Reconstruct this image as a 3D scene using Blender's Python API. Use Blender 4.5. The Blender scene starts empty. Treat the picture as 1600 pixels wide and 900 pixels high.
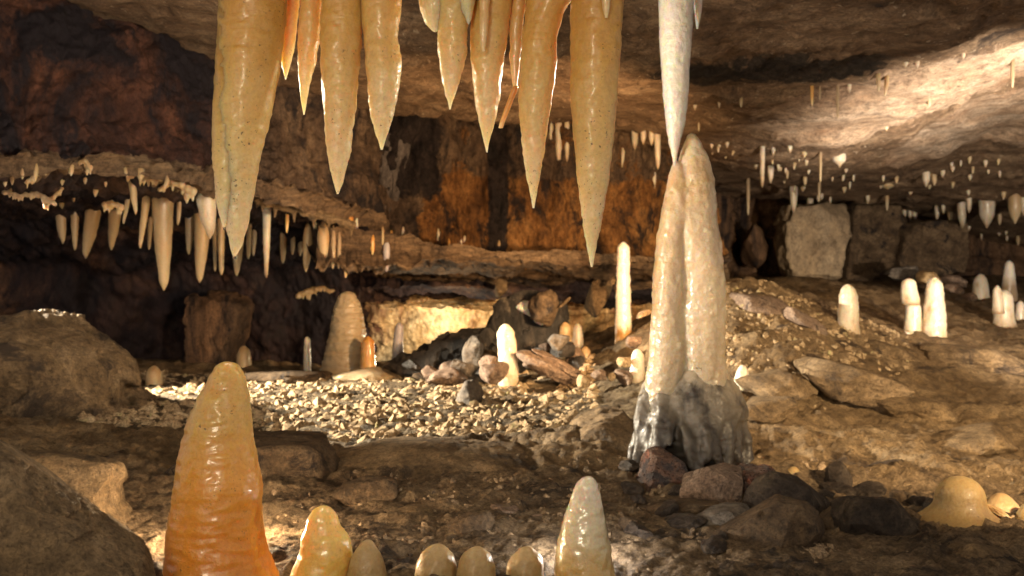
import bpy, bmesh, math, random
import numpy as np
from mathutils import Vector, Matrix
random.seed(7)
SC = bpy.context.scene
COL = SC.collection
CZ, F = 0.8, 1600.0          # eye height; focal length in photograph pixels
HOR = 430.0

def P(px, py, Y):
    """World point at distance Y that the photograph shows at pixel px, py."""
    return Vector(((px - 800.0) * Y / F, Y, CZ - (py - HOR) * Y / F))

# ------------------------------------------------------------------ camera
cam_d = bpy.data.cameras.new('camera')
cam_d.sensor_width = 36.0; cam_d.lens = 36.0
cam_d.shift_y = -(450.0 - HOR) / 1600.0
cam_d.clip_start = 0.05; cam_d.clip_end = 200
cam_d.dof.use_dof = True; cam_d.dof.focus_distance = 2.55; cam_d.dof.aperture_fstop = 5.0
cam = bpy.data.objects.new('camera', cam_d); COL.objects.link(cam)
cam.location = (0, 0, CZ); cam.rotation_euler = (math.pi / 2, 0, 0)
SC.camera = cam

# ------------------------------------------------------------------ world: warm ambient fill added to lift the shadows
w = bpy.data.worlds.new('World'); SC.world = w; w.use_nodes = True
bg = w.node_tree.nodes['Background']
bg.inputs[0].default_value = (1.0, 0.86, 0.72, 1); bg.inputs[1].default_value = 0.40
SC.view_settings.view_transform = 'Standard'; SC.view_settings.look = 'None'
SC.view_settings.exposure = 0.40; SC.view_settings.gamma = 1.0
SC.cycles.use_denoising = True
SC.cycles.max_bounces = 8; SC.cycles.diffuse_bounces = 4

# ------------------------------------------------------------------ show-cave lamps and added fill lights
def lamp(name, kind, loc, energy, color, target=None, radius=0.04, cone=60, blend=0.6):
    d = bpy.data.lights.new(name, kind)
    d.energy = energy; d.color = color; d.shadow_soft_size = radius
    o = bpy.data.objects.new(name, d); COL.objects.link(o); o.location = loc
    if kind == 'SPOT':
        d.spot_size = math.radians(cone); d.spot_blend = blend
    if target is not None:
        o.rotation_euler = (Vector(target) - Vector(loc)).to_track_quat('-Z', 'Y').to_euler()
    return o
WARM = (1.0, 0.72, 0.42); TUNG = (1.0, 0.60, 0.28); COOL = (1.0, 0.93, 0.84)
lamp('column_lamp', 'SPOT', (-1.75, 2.45, 0.95), 190, (1.0, .87, .72), P(1078, 310, 3.8), 0.06, 42, 0.7)
lamp('front_fill', 'SPOT', (-0.9, -1.2, 1.45), 140, (1.0, .82, .56), P(640, 300, 2.6), 0.3, 56, 0.8)  # unseen fill added behind the eye for soft front shading
lamp('left_wall_fill', 'SPOT', P(932, 250, 2.72), 240, (1.0, .80, .58), P(190, 260, 5.2), 0.05, 62, 0.9)  # unseen spot added to brighten the dim left wall
lamp('floor_lamp_behind_stalagmite', 'POINT', P(350, 800, 2.78), 20, WARM, None, 0.03)
lamp('added_backlight_thickest', 'POINT', P(388, 130, 2.78), 8, (1.0, .87, .64), None, 0.03)  # unseen light added so the stalactites glow from behind
lamp('added_backlight_longest', 'POINT', P(936, 130, 2.74), 7, (1.0, .87, .64), None, 0.03)  # second added backlight, hidden by the longest stalactite
lamp('floor_lamp_behind_pale_stalagmite', 'POINT', P(913, 838, 2.66), 4.5, COOL, None, 0.03)
lamp('boulder_lamp', 'SPOT', (-3.5, 5.5, 1.15), 3000, (1.0, .86, .64), (-.5, 5.1, .08), 0.04, 42, 0.5)
lamp('recess_lamp', 'POINT', P(690, 553, 7.55), 14, (1.0, .82, .55), None, 0.04)
lamp('ceiling_lamp', 'SPOT', (3.2, 4.5, 0.3), 700, (1.0, .85, .68), P(1500, 135, 6.1), 0.08, 54, 0.9)
lamp('far_lamp', 'SPOT', (2.9, 3.2, 0.62), 650, (1.0, .82, .62), P(1430, 380, 9.5), 0.06, 54, 0.8)
lamp('lamp_behind_column', 'SPOT', P(1078, 430, 4.5), 260, TUNG, P(740, 300, 7.0), 0.06, 90, 0.8)
lamp('slope_lamp', 'SPOT', (2.5, 0.8, 1.45), 1000, (1.0, .72, .40), P(1500, 620, 4.4), 0.12, 46, 0.6)

# ------------------------------------------------------------------ numpy noise
_rng = np.random.RandomState(3)
_perm = np.concatenate([_rng.permutation(256)] * 3).astype(np.int32)
_grad = _rng.normal(size=(256, 3)).astype(np.float32); _grad /= np.linalg.norm(_grad, axis=1, keepdims=True)

def perlin(p):
    p = np.asarray(p, np.float32)
    i = np.floor(p).astype(np.int32); f = p - i
    u = f * f * f * (f * (f * 6 - 15) + 10)
    i &= 255
    out = np.zeros(len(p), np.float32)
    for dx in (0, 1):
        wx = u[:, 0] if dx else 1 - u[:, 0]
        for dy in (0, 1):
            wy = u[:, 1] if dy else 1 - u[:, 1]
            for dz in (0, 1):
                wz = u[:, 2] if dz else 1 - u[:, 2]
                h = _perm[_perm[_perm[i[:, 0] + dx] + i[:, 1] + dy] + i[:, 2] + dz]
                g = _grad[h]
                out += wx * wy * wz * (g[:, 0] * (f[:, 0] - dx) + g[:, 1] * (f[:, 1] - dy) + g[:, 2] * (f[:, 2] - dz))
    return out * 1.5

def fbm(p, oct=4, gain=0.5, lac=2.03, ridged=False):
    p = np.asarray(p, np.float32); a, t = 1.0, 0.0
    out = np.zeros(len(p), np.float32)
    for k in range(oct):
        n = perlin(p + 17.3 * k)
        if ridged: n = 1 - 2 * np.abs(n)
        out += a * n; t += a; a *= gain; p = p * lac
    return out / t

class TPS:
    """Smooth height surface through scattered points."""
    def __init__(s, pts, smooth=0.0):
        s.p = np.array([(q[0], q[1]) for q in pts], float); z = np.array([q[2] for q in pts], float)
        n = len(s.p); K = s.k(s.p); K[np.diag_indices(n)] += smooth
        A = np.zeros((n + 3, n + 3)); A[:n, :n] = K
        A[:n, n] = 1; A[:n, n + 1:] = s.p; A[n, :n] = 1; A[n + 1:, :n] = s.p.T
        s.c = np.linalg.solve(A, np.concatenate([z, np.zeros(3)])); s.n = n
    def k(s, q):
        r = np.sqrt(((q[:, None, :] - s.p[None]) ** 2).sum(-1)) + 1e-9
        return r ** 1.5 if False else r * r * np.log(r)
    def __call__(s, x, y):
        sh = np.shape(x); q = np.stack([np.ravel(x), np.ravel(y)], 1).astype(float); out = np.empty(len(q))
        for a in range(0, len(q), 60000):
            b = q[a:a + 60000]
            out[a:a + 60000] = s.k(b) @ s.c[:s.n] + s.c[s.n] + b @ s.c[s.n + 1:]
        return out.reshape(sh)

# ------------------------------------------------------------------ object helpers
def tag(o, label=None, cat=None, group=None, kind=None):
    if label: o['label'] = label
    if cat: o['category'] = cat
    if group: o['group'] = group
    if kind: o['kind'] = kind
    return o

def mesh_obj(name, V, Fc, mat, parent=None, loc=(0, 0, 0), smooth=True):
    me = bpy.data.meshes.new(name)
    me.from_pydata(np.asarray(V, float).tolist(), [], Fc if isinstance(Fc, list) else Fc.tolist())
    if smooth: me.polygons.foreach_set('use_smooth', [True] * len(me.polygons))
    me.materials.append(mat); me.update()
    o = bpy.data.objects.new(name, me); COL.objects.link(o); o.location = loc
    if parent is not None: o.parent = parent
    return o

def empty(name, loc, label, cat, group=None):
    o = bpy.data.objects.new(name, None); COL.objects.link(o); o.location = loc
    o.empty_display_size = 0.05
    return tag(o, label, cat, group)

def grid_faces(nv, nu, wrap=False):
    a = np.arange(nv * nu).reshape(nv, nu)
    if wrap: a = np.concatenate([a, a[:, :1]], 1)
    return np.stack([a[:-1, :-1], a[:-1, 1:], a[1:, 1:], a[1:, :-1]], -1).reshape(-1, 4)

def grid_normals(G):
    du = np.gradient(G, axis=1); dv = np.gradient(G, axis=0)
    n = np.cross(du, dv); return n / (np.linalg.norm(n, axis=-1, keepdims=True) + 1e-9)

# ------------------------------------------------------------------ materials
def nodes_of(name):
    m = bpy.data.materials.new(name); m.use_nodes = True
    nt = m.node_tree; b = nt.nodes['Principled BSDF']
    return m, nt, b
def N(nt, t, **kw):
    n = nt.nodes.new(t)
    for k, v in kw.items(): setattr(n, k, v)
    return n
def ramp(nt, fac, stops):
    r = N(nt, 'ShaderNodeValToRGB')
    while len(r.color_ramp.elements) < len(stops): r.color_ramp.elements.new(0.5)
    for e, (p, c) in zip(r.color_ramp.elements, stops):
        e.position = p; e.color = (*c, 1) if len(c) == 3 else c
    nt.links.new(fac, r.inputs[0]); return r.outputs[0]
def noise(nt, vec, scale, detail=6, rough=0.6, dist=0.0):
    n = N(nt, 'ShaderNodeTexNoise'); n.inputs['Scale'].default_value = scale
    n.inputs['Detail'].default_value = detail; n.inputs['Roughness'].default_value = rough
    n.inputs['Distortion'].default_value = dist
    nt.links.new(vec, n.inputs['Vector']); return n.outputs['Fac']
def mapping(nt, vec, scale=(1, 1, 1), rot=(0, 0, 0)):
    m = N(nt, 'ShaderNodeMapping'); m.inputs['Scale'].default_value = scale; m.inputs['Rotation'].default_value = rot
    nt.links.new(vec, m.inputs['Vector']); return m.outputs[0]
def mixc(nt, fac, a, b, mode='MIX'):
    m = N(nt, 'ShaderNodeMix', data_type='RGBA', blend_type=mode)
    for v, s in ((fac, m.inputs[0]), (a, m.inputs[6]), (b, m.inputs[7])):
        if hasattr(v, 'is_linked'): nt.links.new(v, s)
        elif isinstance(v, (tuple, list)): s.default_value = (*v, 1) if len(v) == 3 else v
        else: s.default_value = v
    return m.outputs[2]
def bump(nt, b, pairs):
    prev = None
    for h, strength, dist in pairs:
        bp = N(nt, 'ShaderNodeBump'); bp.inputs['Strength'].default_value = strength; bp.inputs['Distance'].default_value = dist
        nt.links.new(h, bp.inputs['Height'])
        if prev: nt.links.new(prev, bp.inputs['Normal'])
        prev = bp.outputs[0]
    nt.links.new(prev, b.inputs['Normal'])

def rock_color(nt, tc, c0, c1, c2, scale=3.0, stretch=(1, 1, 1), stain=None, stain_at=0.56, stain_scale=1.3, stain_stretch=(1, 1, 1), fine=60, speck=None, second=None, second_at=.58):
    v = mapping(nt, tc, stretch)
    n1 = noise(nt, v, scale, 9, 0.68, 0.4); n2 = noise(nt, v, scale * 6, 7, 0.7, .3); n3 = noise(nt, tc, fine, 5, 0.75)
    col = ramp(nt, n1, [(0.32, c0), (0.5, c1), (0.68, c2)])
    if second is not None:
        ms = ramp(nt, noise(nt, mapping(nt, tc, (1.3, .9, 1.1), (.3, .5, 1.2)), scale * .8, 7, .68, .5), [(second_at - .04, (0, 0, 0)), (second_at + .04, (1, 1, 1))])
        col = mixc(nt, ms, col, second)
    col = mixc(nt, .85, col, ramp(nt, n2, [(0.33, (.32, .29, .27)), (0.5, (.86, .85, .84)), (.66, (1.25, 1.22, 1.16))]), 'MULTIPLY')
    col = mixc(nt, .75, col, ramp(nt, n3, [(0.32, (.30, .28, .27)), (0.5, (.95, .95, .95)), (.68, (1.25, 1.22, 1.18))]), 'MULTIPLY')
    if stain is not None:
        ns = noise(nt, mapping(nt, tc, stain_stretch), stain_scale, 8, 0.72, 0.7)
        mask = ramp(nt, ns, [(stain_at - 0.04, (0, 0, 0)), (stain_at + 0.05, (1, 1, 1))])
        col = mixc(nt, mask, col, stain)
    if speck is not None:
        nk = noise(nt, tc, 26, 3, 0.6); mk = ramp(nt, nk, [(0.64, (0, 0, 0)), (0.70, (1, 1, 1))])
        col = mixc(nt, mk, col, speck)
    return col, n2, n3
def rock_finish(nt, b, col, n2, n3, rough, bstr, bdist, spec):
    nt.links.new(col, b.inputs['Base Color'])
    nt.links.new(ramp(nt, n2, [(0.35, (rough[0],) * 3), (0.65, (rough[1],) * 3)]), b.inputs['Roughness'])
    b.inputs['Specular IOR Level'].default_value = spec
    bump(nt, b, [(n2, bstr, bdist), (n3, bstr * 0.9, bdist * 0.3)])
def rock_mat(name, c0, c1, c2, scale=3.0, stretch=(1, 1, 1), stain=None, stain_at=0.56, stain_scale=1.3, stain_stretch=(1, 1, 1),
             rough=(0.6, 0.95), bstr=0.6, bdist=0.02, fine=60, spec=0.3, speck=None, second=None, second_at=.58):
    m, nt, b = nodes_of(name)
    tc = N(nt, 'ShaderNodeTexCoord').outputs['Object']
    col, n2, n3 = rock_color(nt, tc, c0, c1, c2, scale, stretch, stain, stain_at, stain_scale, stain_stretch, fine, speck, second, second_at)
    rock_finish(nt, b, col, n2, n3, rough, bstr, bdist, spec)
    return m
def blend_mat(name, first, others, rough=(.6, .95), bstr=1.0, bdist=.03, spec=.25):
    """Rock whose mineral colour or painted shade changes over the surface where the named vertex masks say so, with ragged edges."""
    m, nt, b = nodes_of(name); tc = N(nt, 'ShaderNodeTexCoord').outputs['Object']
    col, n2, n3 = rock_color(nt, tc, **first)
    rag = noise(nt, tc, 5.0, 7, .7, .5)
    for attr, spec_ in others:
        a = N(nt, 'ShaderNodeAttribute', attribute_name=attr)
        md = N(nt, 'ShaderNodeMath', operation='MULTIPLY_ADD'); nt.links.new(rag, md.inputs[0]); md.inputs[1].default_value = 1.3; nt.links.new(a.outputs['Fac'], md.inputs[2])
        c2, _, _ = rock_color(nt, tc, **spec_)
        col = mixc(nt, ramp(nt, md.outputs[0], [(.98, (0, 0, 0)), (1.0, (0, 0, 0))]) if False else edge(nt, md.outputs[0], 1.08, .16), col, c2)
    rock_finish(nt, b, col, n2, n3, rough, bstr, bdist, spec)
    return m
def edge(nt, v, at, wd):
    mr = N(nt, 'ShaderNodeMapRange'); mr.interpolation_type = 'SMOOTHSTEP'
    nt.links.new(v, mr.inputs[0]); mr.inputs[1].default_value = at - wd / 2; mr.inputs[2].default_value = at + wd / 2
    return mr.outputs[0]
def attr(o, name, vals):
    a = o.data.attributes.new(name, 'FLOAT', 'POINT'); a.data.foreach_set('value', np.clip(np.ravel(vals), 0, 1).astype(np.float32))

def calcite_mat(name, stops, sss=0.8, radius=(1.0, .5, .22), sscale=0.03, rough=0.28, coat=0.35, specks=0.0, ripple=0.35, blotch=None, bscale=14, lump=0.4):
    """Translucent dripstone; stops run along the height of the thing, 0 at the bottom."""
    m, nt, b = nodes_of(name)
    tcn = N(nt, 'ShaderNodeTexCoord'); tc = tcn.outputs['Object']
    sep = N(nt, 'ShaderNodeSeparateXYZ'); nt.links.new(tcn.outputs['Generated'], sep.inputs[0])
    n1 = noise(nt, tc, bscale, 6, 0.6)
    ad = N(nt, 'ShaderNodeMath', operation='MULTIPLY_ADD'); nt.links.new(n1, ad.inputs[0]); ad.inputs[1].default_value = 0.22
    sb = N(nt, 'ShaderNodeMath', operation='SUBTRACT'); nt.links.new(sep.outputs[2], sb.inputs[0]); sb.inputs[1].default_value = 0.11
    nt.links.new(sb.outputs[0], ad.inputs[2])
    col = ramp(nt, ad.outputs[0], stops)
    if blotch is not None:
        nb = noise(nt, mapping(nt, tc, (1, 1, .6)), bscale * .6, 6, .62)
        col = mixc(nt, ramp(nt, nb, [(.5, (0, 0, 0)), (.66, (1, 1, 1))]), col, blotch)
    fine = noise(nt, tc, 130, 4, 0.6)
    col = mixc(nt, 0.35, col, ramp(nt, fine, [(0.3, (.6, .52, .42)), (0.6, (1, 1, 1))]), 'MULTIPLY')
    if specks > 0:
        k = noise(nt, tc, 150, 2, 0.5); k2 = noise(nt, tc, 9, 3, .5)
        mk = N(nt, 'ShaderNodeMath', operation='MULTIPLY')
        nt.links.new(ramp(nt, k, [(0.65, (0, 0, 0)), (0.69, (1, 1, 1))]), mk.inputs[0])
        nt.links.new(ramp(nt, k2, [(0.5, (.12, .12, .12)), (0.62, (specks,) * 3)]), mk.inputs[1])
        col = mixc(nt, mk.outputs[0], col, (.05, .03, .015))
    nt.links.new(col, b.inputs['Base Color'])
    b.inputs['Subsurface Weight'].default_value = sss
    b.inputs['Subsurface Radius'].default_value = radius; b.inputs['Subsurface Scale'].default_value = sscale
    b.inputs['Roughness'].default_value = rough; b.inputs['Coat Weight'].default_value = coat; b.inputs['Coat Roughness'].default_value = 0.12
    rip = noise(nt, mapping(nt, tc, (.25, .25, 1)), 110, 3, .5)
    lmp = noise(nt, tc, 42, 4, .55)
    bump(nt, b, [(rip, ripple * .45, 0.004), (lmp, lump, 0.008), (fine, 0.25, 0.002)])
    return m

M = {}
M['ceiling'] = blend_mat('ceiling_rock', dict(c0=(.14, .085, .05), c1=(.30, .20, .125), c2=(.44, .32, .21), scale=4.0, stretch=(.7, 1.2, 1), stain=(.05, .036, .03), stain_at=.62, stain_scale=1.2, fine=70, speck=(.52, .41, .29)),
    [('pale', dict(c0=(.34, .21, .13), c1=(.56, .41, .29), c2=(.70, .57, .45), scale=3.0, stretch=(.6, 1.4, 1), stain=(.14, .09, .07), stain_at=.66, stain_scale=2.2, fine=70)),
     ('soot', dict(c0=(.02, .017, .015), c1=(.045, .036, .03), c2=(.10, .075, .055), scale=5, fine=70))], bdist=.04)
M['red_wall'] = blend_mat('upper_wall_rock', dict(c0=(.045, .032, .026), c1=(.12, .08, .055), c2=(.25, .175, .115), scale=3.0, stretch=(1.2, 1, .7), stain=(.02, .016, .017), stain_at=.54, stain_scale=2.2, stain_stretch=(1.5, 1, .6), fine=60),
    [('red', dict(c0=(.04, .023, .021), c1=(.12, .054, .038), c2=(.24, .105, .06), scale=2.8, stretch=(1, 1, .7), stain=(.022, .017, .022), stain_at=.50, stain_scale=1.6, stain_stretch=(1, 1, .6), fine=60)),
     ('rust', dict(c0=(.08, .036, .014), c1=(.27, .125, .04), c2=(.44, .235, .085), scale=3.5, stretch=(1.6, 1, .7), stain=(.025, .016, .014), stain_at=.56, stain_scale=3.0, stain_stretch=(1.6, 1, .6), fine=60)),
     ('soot', dict(c0=(.012, .010, .011), c1=(.028, .02, .02), c2=(.06, .045, .04), scale=4, fine=60))], bdist=.04)
M['orange_wall'] = M['red_wall']
M['shelf'] = rock_mat('shelf_rock', (.07, .045, .03), (.19, .125, .075), (.34, .24, .15), 2.8, (.5, 1, 2.6), (.03, .022, .02), .56, 1.6, (.6, 1, 1.6), bstr=.9, bdist=.03)
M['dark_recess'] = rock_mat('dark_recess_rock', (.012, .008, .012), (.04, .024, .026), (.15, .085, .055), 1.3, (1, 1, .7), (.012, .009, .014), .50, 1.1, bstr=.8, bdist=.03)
M['rust'] = rock_mat('rusty_flowstone', (.07, .03, .012), (.26, .12, .035), (.42, .22, .07), 4.0, (1.5, 1, .3), (.03, .015, .012), .60, 4.0, (1.5, 1, .4), bstr=1.0, bdist=.02)
M['flowstone'] = rock_mat('flowstone_wall', (.36, .17, .07), (.58, .40, .20), (.74, .62, .42), 2.4, (1.5, 1, .45), (.14, .06, .045), .60, 1.8, (1.4, 1, .5), rough=(.3, .6), bstr=.5, bdist=.02)
M['far_wall'] = rock_mat('far_wall_rock', (.05, .03, .02), (.18, .105, .06), (.36, .22, .13), 1.6, (1.4, 1, .35), (.02, .014, .014), .52, 1.5, (1.5, 1, .3), bstr=.9, bdist=.03)
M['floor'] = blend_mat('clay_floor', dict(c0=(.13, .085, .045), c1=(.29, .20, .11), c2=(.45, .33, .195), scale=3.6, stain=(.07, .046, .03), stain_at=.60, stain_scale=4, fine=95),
    [('gap_shade', dict(c0=(.06, .045, .028), c1=(.16, .118, .072), c2=(.33, .26, .16), scale=11, fine=110)),  # darker tone: shade between the gravel put into the ground colour
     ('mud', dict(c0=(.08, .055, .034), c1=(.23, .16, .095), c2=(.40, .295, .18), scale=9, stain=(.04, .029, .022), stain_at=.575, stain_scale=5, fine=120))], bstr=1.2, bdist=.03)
M['tan_rock'] = rock_mat('tan_rock', (.15, .10, .055), (.31, .215, .12), (.48, .35, .215), 4.5, (1, 1, 1.4), (.07, .05, .036), .56, 3, bstr=1.2, bdist=.03, fine=90)
M['brown_rock'] = rock_mat('brown_rock', (.07, .045, .028), (.17, .115, .068), (.31, .22, .135), 7.0, (1, 1, 1.2), (.03, .022, .02), .58, 7.0, bstr=1.1, bdist=.02, fine=120)
M['dark_rock'] = rock_mat('dark_rock', (.030, .022, .019), (.085, .064, .05), (.20, .155, .11), 9.0, (1, 1, 1.2), (.30, .225, .15), .60, 8.0, bstr=1.4, bdist=.02, fine=110, rough=(.4, .85))
M['black_slab'] = rock_mat('black_slab_rock', (.010, .009, .009), (.03, .027, .025), (.12, .10, .085), 8.0, (2, 1, .5), (.30, .24, .17), .62, 7.0, (1, 1, .6), bstr=1.2, bdist=.025, fine=110, rough=(.25, .8), spec=.5)
M['pink_rock'] = rock_mat('pink_rock', (.12, .08, .06), (.27, .19, .14), (.44, .34, .26), 12.0, (1, 1, 1), (.06, .04, .034), .58, 12.0, bstr=1.0, bdist=.012, fine=150)
M['red_rock'] = rock_mat('rusty_red_rock', (.05, .03, .025), (.17, .085, .055), (.42, .27, .19), 16.0, (1, 1, 1), (.03, .022, .025), .52, 14.0, bstr=1.2, bdist=.012, fine=150, rough=(.15, .6), spec=.6, second=(.42, .13, .07), second_at=.60)
M['grey_rock'] = rock_mat('grey_rock', (.10, .085, .075), (.21, .18, .15), (.34, .29, .235), 5, (1, 1, 1.5), (.05, .042, .04), .58, 5, bstr=1.0, bdist=.02, fine=110)
M['lilac_rock'] = rock_mat('grey_flowstone_rib', (.05, .042, .04), (.12, .105, .10), (.24, .21, .20), 8, (1, 1, .35), (.03, .025, .024), .58, 7, (1, 1, .3), bstr=1.0, bdist=.02, fine=90)
M['block'] = rock_mat('sandstone_block', (.28, .20, .125), (.42, .32, .21), (.50, .40, .28), 2.0, (1, 1, .6), (.12, .095, .07), .66, 2.0, bstr=.7, bdist=.02)
M['gravel'] = rock_mat('gravel_stone', (.20, .14, .08), (.42, .31, .19), (.56, .45, .30), 16, (1, 1, 1), (.12, .08, .05), .60, 12.0, bstr=.8, bdist=.006, fine=130, second=(.40, .36, .19), second_at=.62, spec=.1, rough=(.8, 1))
M['crumb'] = rock_mat('crumb_stone', (.14, .095, .058), (.30, .215, .135), (.46, .35, .235), 14, (1, 1, 1), (.05, .036, .028), .58, 9.0, bstr=.8, bdist=.006, fine=130)
M['mud_dome'] = calcite_mat('mud_dome_calcite', [(0, (.20, .13, .06)), (.5, (.32, .215, .085)), (1, (.40, .285, .13))], sss=.5, sscale=.03, coat=.05, specks=.8, rough=.5, blotch=(.22, .14, .065), bscale=24, lump=.6)

M['stal'] = calcite_mat('amber_stalactite_calcite', [(0.0, (.77, .70, .53)), (.07, (.77, .65, .40)), (.22, (.74, .54, .23)), (.42, (.67, .412, .12)), (.62, (.56, .29, .06)), (1, (.42, .19, .035))], radius=(1, .6, .27), specks=.7, sss=1.0, sscale=.065, rough=.42, coat=.15, lump=.25, ripple=.8)
M['straw'] = calcite_mat('orange_straw_calcite', [(0, (.78, .60, .34)), (.3, (.68, .40, .13)), (1, (.55, .27, .07))], sscale=.02)
M['milk'] = calcite_mat('milky_calcite', [(0, (.84, .78, .66)), (.5, (.86, .81, .71)), (1, (.80, .73, .60))], sscale=.03, coat=.5, rough=.3, ripple=.3, lump=.7)
M['column'] = calcite_mat('column_calcite', [(0, (.33, .26, .17)), (.2, (.44, .35, .235)), (.38, (.60, .48, .32)), (.6, (.72, .575, .39)), (1, (.77, .63, .44))], radius=(1, .55, .25), sscale=.05, sss=.9, coat=.4, rough=.34, blotch=(.58, .37, .16), bscale=6, lump=.7, ripple=.25)
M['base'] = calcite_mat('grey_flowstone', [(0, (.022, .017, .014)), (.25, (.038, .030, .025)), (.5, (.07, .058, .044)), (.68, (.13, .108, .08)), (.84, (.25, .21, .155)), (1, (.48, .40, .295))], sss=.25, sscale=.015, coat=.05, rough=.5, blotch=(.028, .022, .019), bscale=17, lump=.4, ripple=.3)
M['orange'] = calcite_mat('orange_stalagmite_calcite', [(0, (.78, .33, .05)), (.35, (.77, .32, .045)), (.62, (.74, .38, .075)), (.8, (.64, .41, .12)), (1, (.68, .50, .20))], radius=(1, .6, .2), sss=1.0, sscale=.085, coat=.35, specks=.7, rough=.36, lump=.55, blotch=(.66, .29, .05), bscale=9)
M['yellow'] = calcite_mat('yellow_stalagmite_calcite', [(0, (.78, .46, .08)), (.5, (.80, .53, .12)), (1, (.82, .63, .26))], radius=(1, .68, .25), sss=1.0, sscale=.08, coat=.35, specks=.4, rough=.32)
M['dome'] = calcite_mat('honey_dome_calcite', [(0, (.36, .22, .075)), (.6, (.40, .265, .105)), (1, (.48, .35, .18))], sss=.6, sscale=.03, coat=.12, specks=.8, rough=.45, blotch=(.27, .17, .075), bscale=22, lump=.7)
M['pale'] = calcite_mat('pale_tip_calcite', [(0, (.62, .36, .08)), (.42, (.64, .42, .14)), (.62, (.72, .62, .40)), (1, (.80, .77, .66))], sss=.95, sscale=.05, coat=.8, rough=.22)
M['white'] = calcite_mat('white_calcite', [(0, (.30, .215, .13)), (.14, (.52, .42, .30)), (.28, (.64, .56, .44)), (1, (.70, .63, .53))], sss=.6, sscale=.03, coat=.2, rough=.4, blotch=(.50, .38, .24), bscale=24, lump=.8)
M['ochre'] = calcite_mat('ochre_calcite', [(0, (.58, .47, .30)), (.5, (.46, .33, .18)), (1, (.36, .24, .12))], sss=.5, sscale=.03, coat=.15, rough=.45)
M['dull'] = calcite_mat('dull_brown_calcite', [(0, (.50, .40, .26)), (.5, (.38, .28, .17)), (1, (.28, .19, .11))], sss=.3, sscale=.02, coat=.1, rough=.5)
M['cone'] = calcite_mat('banded_cone_calcite', [(0, (.34, .25, .15)), (.5, (.40, .31, .19)), (1, (.44, .35, .23))], sss=.2, sscale=.02, coat=.2, rough=.45, ripple=.8)
M['orange_white'] = calcite_mat('white_calcite_orange_foot', [(0, (.42, .22, .06)), (.16, (.48, .27, .09)), (.26, (.78, .74, .66)), (1, (.80, .77, .70))], sss=.6, sscale=.03, coat=.3)
M['half_white'] = calcite_mat('white_tip_brown_foot', [(0, (.30, .20, .11)), (.5, (.36, .26, .16)), (.68, (.74, .68, .58)), (1, (.80, .76, .68))], sss=.5, sscale=.03, coat=.3)
M['lilac'] = calcite_mat('lilac_grey_calcite', [(0, (.42, .39, .42)), (1, (.46, .43, .47))], sss=.3, sscale=.02, coat=.2, rough=.45)
m, nt, b = nodes_of('water_drop'); b.inputs['Base Color'].default_value = (1, 1, 1, 1); b.inputs['Transmission Weight'].default_value = 1; b.inputs['IOR'].default_value = 1.33; b.inputs['Roughness'].default_value = 0.02
M['water'] = m

# ------------------------------------------------------------------ floor, ceiling (height surfaces)
def Pz(px, py, Y):
    v = P(px, py, Y); return (v.x, v.y, v.z)
floor_pts = [Pz(*q) for q in [
    (-700, 900, 2.5), (0, 920, 2.5), (400, 905, 2.5), (800, 900, 2.55), (1200, 900, 2.55), (1600, 900, 2.55), (2300, 900, 2.6),
    (400, 850, 2.85), (800, 835, 2.95), (1200, 850, 2.85), (1600, 850, 2.85),
    (650, 790, 3.3), (900, 790, 3.3), (1250, 800, 3.25), (1600, 810, 3.2), (1080, 745, 3.8), (1300, 745, 3.75), (1500, 745, 3.8),
    (520, 745, 3.75), (640, 700, 4.2), (800, 690, 4.25), (450, 700, 4.25), (250, 655, 4.6), (880, 690, 4.1), (330, 760, 3.5),
    (700, 660, 4.75), (400, 655, 4.8), (300, 610, 5.8), (500, 605, 5.9), (700, 605, 5.9), (880, 605, 5.7), (560, 590, 6.8), (800, 580, 6.8), (260, 592, 6.6),
    (100, 580, 7.6), (400, 580, 7.8), (0, 690, 3.9), (60, 660, 4.4), (-300, 700, 4), (-300, 600, 7),
    (950, 650, 4.7), (1000, 590, 5.6), (980, 540, 6.6), (1150, 600, 5.0), (1160, 445, 6.0), (1240, 485, 5.8), (1320, 516, 5.8), (1140, 520, 5.5), (1200, 560, 5.2),
    (1450, 527, 6.6), (1600, 522, 7.2), (1300, 610, 5.0), (1450, 600, 5.2), (1600, 600, 5.4), (1250, 690, 4.25), (1500, 700, 4.3), (1650, 690, 4.4), (1500, 650, 4.7),
    (1900, 540, 6.5), (1900, 640, 5), (1900, 780, 3.4), (1250, 440, 8.5), (1450, 470, 9), (1600, 480, 9), (1300, 432, 12), (1600, 440, 12), (1800, 440, 12),
    (1000, 500, 8.5), (700, 565, 8.5), (300, 560, 9), (-200, 560, 9), (-300, 900, 2.5), (800, 1300, 1.35), (0, 1300, 1.35), (1600, 1300, 1.35)]]
FT = TPS(floor_pts, 0.02)
def floor_base(x, y):
    x = np.asarray(x, float); y = np.asarray(y, float)
    z = FT(x, y); p = np.stack([x.ravel(), y.ravel(), 0 * x.ravel()], 1)
    far = np.clip((y.ravel() - 2.2) / 2.0, .25, 1)
    d = .10 * fbm(p * np.array([1.6, 2.4, 1]), 3) * far + .05 * fbm(p * 5 + 9, 4, .55, ridged=True) * far
    bank = np.clip((x.ravel() + 2.4) / .3, 0, 1) * np.clip((.75 - x.ravel()) / .3, 0, 1) * np.clip((y.ravel() - 4.1) / .3, 0, 1) * np.clip((7 - y.ravel()) / .3, 0, 1)
    slope = np.clip((x.ravel() - 1.3) / .5, 0, 1) * np.clip((y.ravel() - 3.6) / .4, 0, 1)
    return z + (d * (1 - .82 * bank) * (1 - .5 * slope)).reshape(x.shape)
def floor_z(x, y): return float(floor_base(np.array([x]), np.array([y]))[0])

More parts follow.
